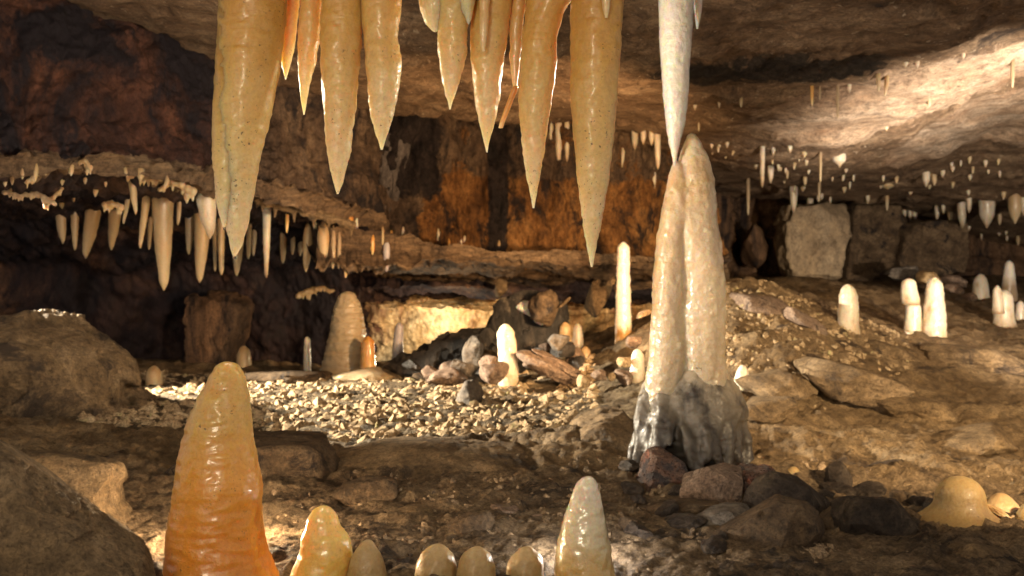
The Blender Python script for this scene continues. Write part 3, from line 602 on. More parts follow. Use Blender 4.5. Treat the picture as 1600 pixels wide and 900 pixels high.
far_stag(480, 526, 590, 13, 'thin pale grey stalagmite like a pencil beside the banded cone', 'white', 63, 6.4, point=.75)
far_stag(381, 540, 575, 25, 'small dim brown dome-headed stalagmite in the dark recess', 'ochre', 64, 6.9)
far_stag(241, 571, 604, 27, 'squat brown stump at the edge of the gravel by the big boulder', 'ochre', 65, 6.3, point=.85)
far_stag(795, 506, 578, 32, 'glossy white stalagmite leaning among broken slabs', 'white', 66, 5.75, lean=-5, point=.85, anchored=False)
far_stag(883, 503, 545, 22, 'dull ochre stump in the shade beside a small white cone', 'ochre', 67, 6.3)
far_stag(903, 505, 545, 20, 'small white cone in the shade beyond the broken slabs', 'white', 68, 6.2, point=.6)
far_stag(915, 541, 566, 20, 'low tan knob in front of the small white cone', 'ochre', 69, 6.0)
far_stag(974, 378, 532, 27, 'tall narrow white stalagmite with an orange foot behind the column', 'orange_white', 70, 6.0, point=.72)
far_stag(996, 545, 592, 25, 'short cream stalagmite tucked close beside the column', 'white', 71, 5.1)
far_stag(1160, 570, 610, 27, 'short cream stalagmite on the slope just behind the column', 'white', 72, 4.9, point=.7)
GR = 'white stalagmites on the far side'
far_stag(1325, 444, 514, 34, 'milky white stalagmite standing alone on the stony slope', 'white', 73, 5.85, GR)
t = empty('stalagmite', P(1425, 520, 6.4), 'white stalagmite broken across and offset halfway up', 'stalagmite', GR)
drip('lower_half', [(528, 1408, 1442), (516, 1412, 1439), (495, 1414, 1439), (478, 1415, 1438), (474, 1418, 1436)], 6.4, M['white'], parent=t, seed=74)
drip('upper_half', [(477, 1410, 1436), (470, 1407, 1437), (450, 1408, 1432), (440, 1409, 1430), (435, 1414, 1426)], 6.39, M['white'], parent=t, seed=75, round_top=True)
far_stag(1460, 433, 525, 39, 'tall pointed white stalagmite right beside the broken one', 'white', 76, 6.45, GR, point=.62)
far_stag(1532, 428, 468, 27, 'stout white stalagmite standing further back in the dark', 'white', 77, 8.6, GR, point=.75)
far_stag(1577, 407, 472, 25, 'pointed stalagmite with a white tip and a brown foot', 'half_white', 78, 8.3, GR, point=.55)
t = empty('stalagmite', P(1567, 505, 7.3), 'cluster of stubby cream stalagmites fused together', 'stalagmite', GR)
drip('shaft', [(512, 1550, 1588), (500, 1553, 1585), (480, 1554, 1583), (462, 1555, 1581), (453, 1562, 1575)], 7.3, M['white'], parent=t, seed=79, round_top=True)
drip('shaft', [(490, 1550, 1570), (470, 1551, 1567), (455, 1551, 1565), (446, 1555, 1561)], 7.26, M['white'], parent=t, seed=80, round_top=True)
far_stag(1594, 470, 502, 15, 'small bluish white stub at the edge of the view', 'white', 81, 7.2, GR, point=.85)
far_stag(1331, 334, 420, 21, 'slender lilac-grey column in front of a shaded block', 'lilac', 82, 11.0, GR, point=.55)
far_stag(1492, 382, 412, 11, 'thin cream finger against the shadowed rear wall', 'white', 83, 11.0, GR)
far_stag(1380, 398, 432, 14, 'tan wedge of dripstone leaning between two blocks', 'ochre', 84, 10.8, GR, lean=12)

# ------------------------------------------------------------------ hanging rows
def hang(x0, y0, x1, y1, w_, Yd, mat, label, group, seed, blunt=.55, up=14):
    Yd = seat(x0, y0, Yd) + w_ / 2 * Yd / F * .5
    h = w_ / 2; r_ = h * blunt
    ym = y0 + (y1 - y0) * .55; xm = x0 + (x1 - x0) * .55
    prof = [(y0 - up, x0 - h * .25, x0 + h * .25), (y0 - up * .55, x0 - h * .8, x0 + h * .8), (y0, x0 - h, x0 + h), (ym, xm - h * (.5 + blunt * .5), xm + h * (.5 + blunt * .5)), (y1 - max(2, r_ * 1.4), x1 - r_ * .8, x1 + r_ * .8), (y1, x1 - .5, x1 + .5)]
    return drip('stalactite', prof, Yd, M[mat], label, 'stalactite', group, seed=seed, ppx=1.0)
GL = 'stalactites under the dark left shelf'
LEFT = [
 (95, 339, 98, 381, 17, 6.0, 'dull', 'dim brown stalactite nearest the outer end of the shelf row'),
 (117, 332, 117, 391, 14, 5.9, 'dull', 'narrow dim brown stalactite between two stouter ones at the shelf row end'),
 (146, 330, 134, 404, 25, 5.8, 'ochre', 'stout tapering stalactite that leans, third in the shelf row'),
 (180, 330, 174, 391, 20, 5.9, 'ochre', 'dull ochre stalactite next after the stout leaning one'),
 (207, 288, 212, 335, 13, 5.5, 'ochre', 'yellowish forked drapery stalactite at the shelf lip'),
 (200, 310, 193, 350, 8, 5.55, 'ochre', 'thin crooked stalactite beside the yellowish forked drapery'),
 (229, 309, 219, 388, 14, 5.75, 'ochre', 'thin tan stalactite leaning away from the largest shelf stalactite'),
 (235, 345, 233, 390, 8, 5.9, 'dull', 'short thin stub between the thin tan one and the largest shelf stalactite'),
 (254, 306, 256, 454, 34, 5.6, 'ochre', 'largest fang-like stalactite under the shelf'),
 (280, 318, 278, 352, 8, 5.9, 'dull', 'little brown stub just past the largest fang'),
 (297, 338, 295, 398, 16, 6.1, 'dull', 'dim brown stalactite half behind the pale triangular one'),
 (322, 308, 328, 374, 32, 5.7, 'white', 'pale triangular stalactite, wide at the shelf'),
 (317, 335, 312, 442, 27, 5.9, 'ochre', 'long tan fang behind the pale triangular stalactite'),
 (345, 340, 346, 430, 12, 5.9, 'ochre', 'slim pale stalactite seen beside the tip of the thickest amber one'),
 (335, 350, 336, 424, 7, 6.1, 'dull', 'very thin brown straw beside the slim pale stalactite'),
 (372, 370, 370, 431, 19, 5.9, 'ochre', 'grey stalactite right behind the tip of the thickest amber one'),
 (389, 350, 388, 405, 9, 6.2, 'ochre', 'short thin stalactite before the long white one'),
 (398, 360, 396, 400, 8, 6.3, 'dull', 'faint brown stub before the long white one'),
 (417, 324, 416, 434, 14, 6.0, 'white', 'long slim white stalactite under the shelf'),
 (443, 367, 442, 412, 11, 6.4, 'ochre', 'tan peg past the long white stalactite'),
 (449, 334, 448, 364, 6, 6.1, 'straw', 'short orange straw above the tan peg'),
 (481, 375, 478, 425, 16, 6.6, 'ochre', 'tan tapering stalactite between the peg and the drapery clump'),
 (492, 352, 491, 378, 7, 6.3, 'white', 'small pale straw at the shelf lip above the drapery clump'),
 (505, 372, 507, 412, 20, 6.8, 'ochre', 'ragged pale drapery clump under the shelf end'),
 (521, 378, 520, 420, 8, 6.7, 'dull', 'thin brown straw past the drapery clump'),
 (530, 385, 529, 420, 7, 6.8, 'dull', 'thinner brown straw nearest the long orange one'),
 (546, 348, 540, 434, 13, 6.4, 'straw', 'long orange stalactite at the end of the shelf row'),
 (557, 346, 557, 371, 6, 6.4, 'white', 'short white straw beside the top of the long orange stalactite'),
 (470, 378, 469, 400, 9, 6.9, 'dull', 'dim stub behind the tan tapering stalactite'),
 (458, 372, 457, 398, 8, 6.8, 'dull', 'dim stub behind the tan peg'),
]
for i, q in enumerate(LEFT): hang(*q[:7], q[7], GL, 100 + i, blunt=.5 if q[4] > 12 else .75, up=26)
GN = 'small drips along the lip of the red wall'
NUB = [(8, 284, 8, 292, 6), (19, 278, 19, 289, 6), (35, 272, 35, 280, 6), (56, 264, 55, 284, 8), (98, 281, 97, 290, 7), (112, 262, 111, 275, 8), (136, 256, 136, 274, 10), (133, 278, 133, 288, 6), (165, 284, 165, 292, 5),
       (197, 268, 198, 277, 8), (220, 268, 219, 284, 12), (232, 278, 232, 292, 6), (262, 282, 258, 295, 9), (292, 300, 292, 318, 10), (150, 296, 149, 308, 8), (96, 318, 97, 326, 8), (75, 310, 73, 325, 10), (15, 298, 15, 309, 7), (115, 308, 115, 316, 6)]
ORD = ['first', 'second', 'third', 'fourth', 'fifth', 'sixth', 'seventh', 'eighth', 'ninth', 'tenth', 'eleventh', 'twelfth', 'thirteenth', 'fourteenth', 'fifteenth', 'sixteenth', 'seventeenth', 'eighteenth', 'nineteenth', 'twentieth']
for i, q in enumerate(sorted(NUB)):
    Yd = np.interp(q[0], [0, 150, 330], [4.72, 5.02, 5.4]) + (.3 if q[1] > 290 else 0)
    hang(*q, Yd, 'ochre', ORD[i] + ' little yellowish drip from the left along the red wall lip', GN, 200 + i, .8, up=10)

GC = 'pale flowstone crusts along the ledges'
def crust(line_, Yd, mat, label, seed, r=4.0, step=5.0, only=None):
    rs = np.random.RandomState(seed); pts = np.array(line_, float); V0, F0 = ICO_[2]; VV, FF = [], []
    ys = [float(np.median([seat(q[0], q[1], Yd, only, .9, 1.1) for q in pts]))] * len(pts)
    for a, b_, ya, yb in zip(pts[:-1], pts[1:], ys[:-1], ys[1:]):
        for t_ in np.arange(0, 1, step * .6 / max(np.linalg.norm(b_ - a), 1)):
            q = a + (b_ - a) * t_ + rs.uniform(-1, 1, 2); Ys = ya + (yb - ya) * t_; rad = r * rs.uniform(.7, 1.2) * Ys / F
            c = np.array(P(q[0], q[1], Ys)) + [0, rad * .3, 0]
            FF += [tuple(i + len(VV) * len(V0) for i in f) for f in F0]; VV.append(V0 * rad * rs.uniform(.8, 1.5, 3) + c)
            if rs.rand() < .35:      # a short drip under the crust
                FF += [tuple(i + len(VV) * len(V0) for i in f) for f in F0]; VV.append(V0 * rad * np.array([.5, .5, rs.uniform(1.2, 2.6)]) + c - [0, 0, rad * 1.3])
    base = np.concatenate(VV).mean(0); o = mesh_obj('flowstone_crust', np.concatenate(VV) - base, FF, M[mat]); hold = bpy.data.objects.new('hold', None); 
    o2 = fuse('flowstone_crust', [o], None, M[mat], r * .35 * Yd / F, seed, (.004, .002), 2); o2.location = base
    bpy.data.objects.remove(hold); return tag(o2, label, 'flowstone', GC)
bm_ = bmesh.new(); bmesh.ops.create_icosphere(bm_, subdivisions=2, radius=1.0); ICO_ = {2: (np.array([v.co[:] for v in bm_.verts]), [tuple(v.index for v in f.verts) for f in bm_.faces])}; bm_.free()
crust([(40, 286), (52, 276), (72, 264), (95, 248)], 4.9, 'ochre', 'yellowish crust climbing the red wall, nearest its outer end', 400, 3)
crust([(104, 262), (118, 254), (132, 252), (142, 264)], 5.0, 'ochre', 'arched yellowish crust beside the climbing one on the red wall', 401, 3.5)
crust([(192, 267), (215, 272), (240, 280), (262, 278), (285, 290), (305, 302)], 5.2, 'ochre', 'long pale crust along the shelf lip above the largest fang', 402, 4.5)
crust([(250, 296), (262, 288), (272, 281), (284, 296)], 5.2, 'ochre', 'forked pale crust just above the largest fang', 403, 3.5)
crust([(70, 322), (84, 308), (98, 294)], 5.4, 'ochre', 'slanting crust streak under the climbing yellowish crust', 404, 3)
crust([(160, 320), (175, 318), (190, 324)], 5.6, 'ochre', 'short grey-tan crust above the stout leaning stalactite', 405, 4)
crust([(5, 300), (30, 305), (60, 303), (88, 320)], 5.3, 'dull', 'dim speckled crust at the outer end of the shelf', 406, 3, 4)
crust([(400, 312), (425, 318), (455, 324), (490, 333), (520, 342), (552, 352)], 5.9, 'tan_rock', 'broad tan crust on the shelf lip above the long white stalactite', 407, 6, 6)
crust([(466, 462), (480, 455), (500, 452), (520, 455), (540, 453)], 7.6, 'ochre', 'ochre crust lines at the mouth of the recess behind the banded cone', 408, 4)
crust([(556, 474), (575, 464), (600, 459), (622, 464), (638, 474)], 7.8, 'ochre', 'arched cornice crust over the lit recess', 409, 5, 5, ('middle_cave_wall',))
crust([(638, 474), (660, 469), (700, 471), (735, 476), (775, 482)], 7.8, 'ochre', 'straight cornice crust along the top of the lit flowstone', 410, 4, 5, ('middle_cave_wall',))
GK = 'straws under the middle ledge'
for i, q in enumerate([
 (582, 372, 582, 398, 8, 6.5, 'straw', 'short orange stub at the foot of the grey flowstone rib'),
 (598, 362, 598, 383, 4.5, 6.45, 'ochre', 'short tan straw right beside the grey flowstone rib foot'),
 (604, 384, 604, 425, 11, 6.6, 'lilac', 'grey spindle-shaped stalactite hanging low under the ledge'),
 (612, 363, 612, 389, 5, 6.45, 'straw', 'orange straw above the grey spindle'),
 (630, 362, 630, 385, 5.5, 6.45, 'white', 'short white straw past the orange one'),
 (685, 365, 685, 410, 5, 6.45, 'white', 'longest white straw on the middle ledge'),
 (702, 378, 702, 412, 5, 6.5, 'straw', 'orange straw next to the longest white straw'),
 (720, 376, 720, 387, 5, 6.55, 'white', 'tiny white nub, first of a close pair'),
 (726, 376, 726, 387, 5, 6.55, 'white', 'tiny white nub, second of a close pair'),
 (780, 383, 780, 399, 5.5, 6.6, 'ochre', 'short tan straw alone below the orange wall')]):
    hang(*q[:7], q[7], GK, 230 + i, .85, up=8)
# flowstone ribs on the middle wall
GB_ = 'flowstone ribs on the middle wall'
def rib(prof, Yd, mat, label, seed, flat=.35):
    Yd = seat((prof[3][1] + prof[3][2]) / 2, prof[3][0], Yd, ('middle_cave_wall', 'left_cave_wall'), .8, 1.2)
    return drip('flowstone_rib', prof, Yd + .03, M[mat], label, 'flowstone', GB_, seed=seed, rough=2.4, flat=flat, ppx=1.6)
rib([(210, 592, 640), (235, 592, 636), (260, 594, 624), (300, 590, 616), (340, 584, 612), (365, 580, 604), (384, 580, 590)], 6.8, 'lilac_rock', 'grey flowstone rib running down the orange wall above the ledge', 250)
rib([(215, 622, 642), (240, 620, 640), (270, 618, 630), (320, 610, 622), (345, 611, 614)], 6.8, 'lilac_rock', 'thin second rib hanging beside the grey flowstone rib', 251)
GW = 'white stalactites along the far ceiling'
RIGHT = [
 (861, 200, 861, 222, 8, 6.6, 'white', 'short white stalactite at the start of the trio seen past the speckled amber one'),
 (873, 198, 873, 257, 12, 6.6, 'white', 'longest white stalactite of the trio between two amber ones'),
 (886, 198, 886, 253, 9, 6.65, 'white', 'slim white stalactite at the end of the trio between two amber ones'),
 (974, 232, 972, 262, 6, 7.0, 'white', 'thin white straw just past the longest amber stalactite'),
 (992, 208, 992, 234, 12, 6.8, 'white', 'blunt white stalactite at the edge of the white clump'),
 (1005, 208, 1005, 226, 10, 6.8, 'white', 'short white nub in the middle of the clump'),
 (1018, 208, 1018, 228, 9, 6.8, 'white', 'short white nub close to the long one of the clump'),
 (1027, 212, 1028, 265, 11, 6.8, 'white', 'long white stalactite of the clump before the milky one'),
 (1022, 276, 1022, 296, 7, 8.0, 'white', 'small white peg just off the flank of the twin stalagmite'),
 (1086, 160, 1086, 173, 7, 5.6, 'white', 'small white nub beside the milky stalactite'),
 (1114, 163, 1114, 170, 5, 5.7, 'white', 'tiny white nub, first of two dots under the dark stain'),
 (1124, 160, 1124, 169, 5, 5.7, 'white', 'tiny white nub, second of two dots under the dark stain'),
 (1158, 155, 1158, 168, 6, 5.7, 'ochre', 'tiny buff nub under the dark ceiling stain'),
 (1092, 190, 1092, 205, 4, 6.2, 'ochre', 'tiny tan straw above the twin stalagmite'),
 (1112, 226, 1112, 233, 6, 6.7, 'white', 'first dot-like drip in the short row past the twin stalagmite'),
 (1124, 226, 1124, 232, 6, 6.7, 'white', 'middle dot-like drip in the short row past the twin stalagmite'),
 (1136, 224, 1136, 232, 7, 6.7, 'white', 'last dot-like drip in the short row past the twin stalagmite'),
 (1191, 229, 1191, 293, 9, 6.9, 'white', 'longest white straw hanging alone below the bright ceiling band'),
 (1208, 230, 1208, 244, 8, 6.9, 'white', 'stubby white drip right of the longest lone straw'),
 (1181, 257, 1181, 264, 6, 7.6, 'white', 'tiny white drip left of the longest lone straw'),
 (1204, 258, 1204, 287, 11, 7.4, 'white', 'ragged white clump below the stubby drip'),
 (1216, 258, 1217, 268, 6, 7.4, 'white', 'small white drip beside the ragged clump'),
 (1169, 280, 1169, 336, 6, 8.0, 'dull', 'long thin brown straw near the twin stalagmite flank'),
 (1234, 228, 1234, 240, 9, 7.0, 'white', 'small white drip, nearest the stubby one'),
 (1257, 238, 1257, 246, 14, 7.2, 'ochre', 'tan lump before the flat white patch'),
 (1282, 238, 1282, 284, 5, 7.3, 'dull', 'thin brown straw, the upper of two in line'),
 (1280, 284, 1280, 315, 5, 8.2, 'dull', 'thin brown straw, the lower of two in line'),
 (1310, 245, 1312, 262, 24, 7.3, 'white', 'wide flat white drapery under the ceiling'),
 (1240, 291, 1240, 333, 13, 8.5, 'white', 'stout white stalactite before the sandstone block'),
 (1266, 310, 1266, 335, 10, 8.8, 'white', 'shorter bluish white stalactite over the block shadow'),
 (1258, 277, 1258, 290, 7, 8.2, 'ochre', 'small buff drip above the stout white stalactite'),
 (1319, 292, 1319, 302, 8, 8.6, 'ochre', 'buff nub between the brown straw and the white dot'),
 (1356, 305, 1356, 319, 8, 9.0, 'white', 'bright white dot-like drip alone over the shaded block'),
 (1386, 306, 1386, 329, 6, 9.0, 'ochre', 'thin tan straw past the bright white dot'),
 (1366, 327, 1366, 337, 11, 9.8, 'white', 'squat whitish lump on the lip above the shaded block'),
 (1397, 326, 1397, 342, 9, 9.6, 'white', 'first white tooth of the cluster over the gap between blocks'),
 (1413, 328, 1413, 343, 8, 9.6, 'white', 'second white tooth of the cluster over the gap between blocks'),
 (1422, 330, 1422, 346, 7, 9.6, 'white', 'third white tooth of the cluster over the gap between blocks'),
 (1429, 332, 1429, 348, 8, 9.6, 'white', 'last white tooth of the cluster over the gap between blocks'),
 (1386, 289, 1387, 296, 24, 8.4, 'ochre', 'wide shallow buff drapery on the brown ceiling'),
 (1447, 272, 1447, 293, 13, 8.2, 'white', 'thick whitish stump of the pair high on the brown ceiling'),
 (1459, 272, 1460, 290, 10, 8.2, 'ochre', 'thinner buff stump of the pair high on the brown ceiling'),
 (1473, 268, 1473, 278, 8, 8.1, 'white', 'little white drip past the pair of stumps'),
 (1464, 322, 1464, 345, 8, 9.4, 'white', 'first pale tooth left of the far white row'),
 (1474, 320, 1474, 334, 7, 9.4, 'white', 'short pale tooth next to the first in the far white row'),
 (1485, 332, 1485, 346, 9, 9.6, 'ochre', 'buff tooth before the long far tooth'),
 (1502, 317, 1504, 357, 14, 9.2, 'white', 'long white tooth in the far row'),
 (1514, 306, 1514, 333, 9, 9.1, 'white', 'slim white tooth attached behind the long far tooth'),
 (1542, 314, 1542, 357, 25, 9.0, 'white', 'widest white tooth in the far row'),
 (1562, 335, 1562, 352, 7, 9.3, 'ochre', 'narrow tan tooth between the two widest'),
 (1586, 305, 1586, 350, 22, 9.0, 'ochre', 'wide cream tooth near the edge of the view'),
 (1600, 310, 1600, 338, 12, 9.0, 'white', 'white tooth cut by the edge of the view'),
 (1309, 134, 1309, 184, 5.5, 5.9, 'dull', 'long dark straw against the bright ceiling band'),
 (1269, 134, 1269, 166, 6, 5.8, 'straw', 'amber straw against the bright ceiling band'),
 (1327, 132, 1327, 146, 7, 5.9, 'white', 'small white drip past the long dark straw'),
 (1281, 138, 1281, 156, 4, 5.8, 'dull', 'short dark straw between the amber and the long dark one'),
 (1372, 116, 1373, 143, 8, 5.8, 'ochre', 'pale slim stalactite, first of two on the bright band'),
 (1386, 118, 1383, 150, 8, 5.8, 'ochre', 'pale slanting stalactite, second of two on the bright band'),
 (1582, 96, 1582, 137, 7, 6.0, 'dull', 'brown straw bridging the dark crack near the edge of the view'),
 (1415, 98, 1415, 107, 8, 5.4, 'white', 'white nub on the dark seam above the bright band'),
 (1433, 98, 1433, 108, 8, 5.4, 'white', 'white nub next along the dark seam above the bright band'),
 (1505, 84, 1505, 93, 8, 5.3, 'white', 'white nub farther up the dark seam'),
 (1385, 198, 1385, 205, 7, 6.4, 'white', 'white drip on the lower lip of the bright band'),
 (1452, 158, 1452, 166, 6, 6.2, 'ochre', 'buff drip on the lower lip of the bright band'),
 (1515, 245, 1515, 256, 7, 8.2, 'ochre', 'small buff drip under the second bright ledge'),
 (1540, 250, 1540, 262, 7, 8.2, 'white', 'small white drip under the second bright ledge'),
 (1560, 246, 1560, 258, 6, 8.2, 'ochre', 'thin buff drip under the second bright ledge near the edge'),
 (1568, 300, 1568, 312, 8, 8.8, 'ochre', 'small buff lump above the wide cream tooth'),
]
for i, q in enumerate(RIGHT): hang(*q[:7], q[7], GW, 300 + i, .7, up=16)

WHERE = ['ceiling crack beside the longest lone white straw', 'ceiling crack beyond the wide flat drapery', 'ceiling crack before the pair of pale stumps', 'ceiling lip over the far row of white teeth', 'low ceiling seam above the sandstone block', 'high seam under the second bright ledge']
rs_ = np.random.RandomState(21); n_ = 0
while n_ < 46:       # drips follow a few cracks in the far ceiling
    la = [((1110, 232), (1240, 262)), ((1230, 250), (1420, 300)), ((1300, 262), (1560, 300)), ((1400, 335), (1590, 372)), ((1160, 262), (1330, 318)), ((1420, 245), (1590, 268))][n_ % 6]
    t_ = rs_.rand(); qx = la[0][0] + (la[1][0] - la[0][0]) * t_ + rs_.normal() * 6; qy = la[0][1] + (la[1][1] - la[0][1]) * t_ + rs_.normal() * 5
    hang(qx, qy, qx + rs_.normal() * .6, qy + rs_.uniform(5, 13), rs_.uniform(3.5, 7), float(np.interp(qy, [230, 300, 345], [7.0, 8.8, 10.5])), 'white' if rs_.rand() < .7 else 'ochre', 'tiny pale drip dotted along the ' + WHERE[n_ % 6], 'tiny drips along the ' + WHERE[n_ % 6], 600 + n_, .8, up=6); n_ += 1

# ------------------------------------------------------------------ rocks
def ico(sub):
    bm = bmesh.new(); bmesh.ops.create_icosphere(bm, subdivisions=sub, radius=1.0)
    V = np.array([v.co[:] for v in bm.verts]); Fl = [tuple(v.index for v in f.verts) for f in bm.faces]; bm.free(); return V, Fl
ICO = {k: ico(k) for k in (1, 2, 4, 5)}
def rock(name, cx_, cy_, w_, h_, Yd, mat, label, cat, group=None, seed=0, rot=0, depth=None, facets=16, sub=4, rough=1.7, peak=0.0, taper=0.0, sharp=26, yaw=0, planes=()):
    """Faceted stone that fills w_ x h_ photo pixels at distance Yd; rot tilts it in the picture plane."""
    rs = np.random.RandomState(1000 + seed); V, Fl = ICO[sub]
    n = rs.normal(size=(facets, 3)); n /= np.linalg.norm(n, axis=1, keepdims=True); hh = rs.uniform(.62, .95, facets)
    n = np.concatenate([n, [[0, 0, 1], [0, 0, -1], [0, -1, 0]]]); hh = np.concatenate([hh, rs.uniform(.7, .9, 3)])
    for q in planes:
        v_ = np.array(q[:3], float); n = np.concatenate([n, [v_ / np.linalg.norm(v_)]]); hh = np.append(hh, q[3])
    d = V @ n.T; a = np.where(d > .05, d / hh, 0); r = 1 / (np.sum(np.maximum(a, 1e-6) ** sharp, 1) ** (1 / sharp))
    r = np.minimum(r, 1.5)
    Q = V * r[:, None]
    dq = V * (rough * (.10 * fbm(Q * 1.6 + seed, 4, .55) + .05 * fbm(Q * 5 + seed, 4, .6, ridged=True) + .018 * fbm(Q * 16 + seed, 3, .6)))[:, None]
    Q = Q + dq
    lo, hi = Q.min(0), Q.max(0); Q = (Q - (lo + hi) / 2) / (hi - lo) * 2
    if taper: Q[:, :2] *= (1 - taper * (Q[:, 2:3] + 1) / 2)
    if peak: Q[:, 0] += peak * (Q[:, 2] + 1) / 2
    k = Yd / F; sx, sz = w_ / 2 * k, h_ / 2 * k; sy = (depth or (sx + sz) * .7)
    Q = Q * [sx, sy, sz]
    if yaw:
        c_, s_ = math.cos(yaw), math.sin(yaw); Q = Q @ np.array([[c_, s_, 0], [-s_, c_, 0], [0, 0, 1]])
    if rot:
        c_, s_ = math.cos(math.radians(rot)), math.sin(math.radians(rot)); Q = Q @ np.array([[c_, 0, s_], [0, 1, 0], [-s_, 0, c_]])
    c = np.array(P(cx_, cy_, Yd)); b0 = np.array([0, 0, Q[:, 2].min()])
    o = mesh_obj(name, Q - b0, Fl, M[mat], None, tuple(c + b0))
    try: o.data.set_sharp_from_angle(angle=math.radians(50))
    except Exception: pass
    return tag(o, label, cat, group)

def crag(name, outline, Yd, depth, mat, label, cat, group=None, seed=0, rough=1.0, front=.72, res=46, lean=0.0, cuts=10, keep=.93):
    """Rock with a known outline: swelling front, full girth in the middle, narrower back."""
    ol = np.array(outline, float); k = Yd / F
    W = np.stack([(ol[:, 0] - 800) * k, CZ - (ol[:, 1] - HOR) * k], 1); c = W.mean(0); n = len(W)
    V = []
    for f, dy in ((front, -depth), (min((1 + front * 2) / 3 + .06, 1.0), -depth * .62), (1.0, 0), (.95, depth * .5), (.75, depth)):
        q = c + (W - c) * f
        if f == front: q[:, 1] -= lean * depth
        V += [(a, Yd + dy, b_) for a, b_ in q]
    Fl = [tuple(range(n))[::-1], tuple(range(4 * n, 5 * n))]
    for r_ in range(4):
        for j in range(n):
            j2 = (j + 1) % n; Fl.append((r_ * n + j, r_ * n + j2, (r_ + 1) * n + j2, (r_ + 1) * n + j))
    size = float(np.sqrt(np.ptp(W[:, 0]) * np.ptp(W[:, 1])))
    o = mesh_obj(name, V, Fl, M[mat])
    bm = bmesh.new(); bm.from_mesh(o.data); bmesh.ops.triangulate(bm, faces=bm.faces[:]); bmesh.ops.recalc_face_normals(bm, faces=bm.faces[:]); bm.to_mesh(o.data); bm.free()
    md = o.modifiers.new('r', 'REMESH'); md.mode = 'VOXEL'; md.voxel_size = size / res
    sm = o.modifiers.new('s', 'SMOOTH'); sm.factor = .5; sm.iterations = 1
    m2 = bpy.data.meshes.new_from_object(o.evaluated_get(bpy.context.evaluated_depsgraph_get()))
    o.modifiers.clear(); old = o.data; o.data = m2; bpy.data.meshes.remove(old)
    nv = len(m2.vertices); co = np.empty(nv * 3, np.float32); no = np.empty(nv * 3, np.float32)
    m2.vertices.foreach_get('co', co); m2.vertices.foreach_get('normal', no); co = co.reshape(-1, 3); no = no.reshape(-1, 3)
    u = co / size + seed * 3.7
    # broken faces: each point is pulled towards the plane of its nearest chip centre
    rs = np.random.RandomState(seed + 50); lo, hi = co.min(0), co.max(0)
    dsp = .045 * fbm(u * 2.3, 3, .5) + .028 * fbm(u * 6, 4, .55, ridged=True) + .009 * fbm(u * 22, 3, .6)
    cells = rs.uniform(lo, hi, (38, 3)); cn = rs.normal(size=(38, 3)); cn /= np.linalg.norm(cn, axis=1, keepdims=True)
    w_ = co + size * .05 * np.stack([fbm(u * 3 + 9, 2), fbm(u * 3 + 19, 2), fbm(u * 3 + 29, 2)], 1)
    near = ((w_[:, None] - cells[None]) ** 2).sum(-1).argmin(1)
    dsp = dsp + .16 * np.einsum('ij,ij->i', (co - cells[near]) / size, cn[near]) + .012 * cn[near, 0]
    co = co + no * (rough * size * dsp)[:, None]
    for _ in range(cuts):          # flat broken faces, mostly on the upper and near sides
        pn_ = rs.normal(size=3) + np.array([0, -.6, .5]); pn_ /= np.linalg.norm(pn_); pr_ = co @ pn_
        co = co - np.maximum(0, pr_ - np.quantile(pr_, rs.uniform(keep, min(.995, keep + .07))) + size * .004 * fbm(u * 14 + _, 2))[:, None] * pn_ * .92
    for ax_, q_ in ((0, W[:, 0]), (2, W[:, 1])):      # back to full size after the breaks
        a_, b_ = co[:, ax_].min(), co[:, ax_].max(); co[:, ax_] = q_.min() + (co[:, ax_] - a_) / (b_ - a_) * np.ptp(q_)
    base = np.array([co[:, 0].mean(), Yd, co[:, 2].min()]); co = co - base
    m2.vertices.foreach_set('co', co.astype(np.float32).ravel()); m2.polygons.foreach_set('use_smooth', [True] * len(m2.polygons))
    m2.materials.clear(); m2.materials.append(M[mat]); m2.update(); m2.name = name; o.location = base
    return tag(o, label, cat, group)

# big masses
crag('boulder', [(-80, 500), (0, 493), (40, 487), (62, 484), (88, 497), (120, 510), (150, 530), (175, 548), (190, 565), (195, 600), (190, 628), (225, 650), (270, 668), (285, 730), (-80, 730)], 4.75, .42, 'tan_rock', 'big rounded brown boulder by the dark recess', 'boulder', seed=1, res=100, rough=.95, front=.6)
crag('boulder', [(-60, 688), (0, 700), (25, 712), (48, 752), (88, 786), (128, 818), (163, 848), (196, 874), (222, 898), (240, 940), (240, 1010), (-60, 1010)], 2.1, .14, 'tan_rock', 'near dark boulder with a long slanting edge', 'boulder', seed=2, res=110, rough=.5, front=.8)
crag('boulder', [(10, 712), (60, 707), (110, 705), (150, 714), (172, 727), (177, 742), (166, 760), (170, 790), (190, 815), (193, 840), (205, 860), (222, 890), (230, 940), (0, 940)], 2.98, .12, 'tan_rock', 'warmly lit flat-topped ledge rock behind the near dark boulder', 'boulder', seed=3, res=90, rough=.4, front=.93)
crag('boulder', [(842, 725), (868, 692), (905, 655), (940, 640), (985, 638), (1003, 660), (998, 725), (960, 750), (880, 750)], 4.2, .3, 'tan_rock', 'smooth tan mound rock beside the foot of the column', 'boulder', seed=4, res=60, rough=.6)
crag('boulder', [(465, 785), (478, 738), (520, 710), (600, 690), (700, 692), (800, 700), (870, 716), (935, 752), (900, 785), (700, 795)], 3.85, .28, 'tan_rock', 'wide low shaded ledge rock below the gravel bank', 'boulder', seed=5, res=90, rough=.55)
rock('boulder', 575, 768, 100, 48, 3.35, 'brown_rock', 'low rounded stone at the foot of the shaded ledge', 'stone', seed=6, sharp=10)
rock('boulder', 400, 745, 260, 130, 3.7, 'brown_rock', 'dark sloping bank behind the tall orange stalagmite', 'boulder', seed=7, sub=5, depth=.3)
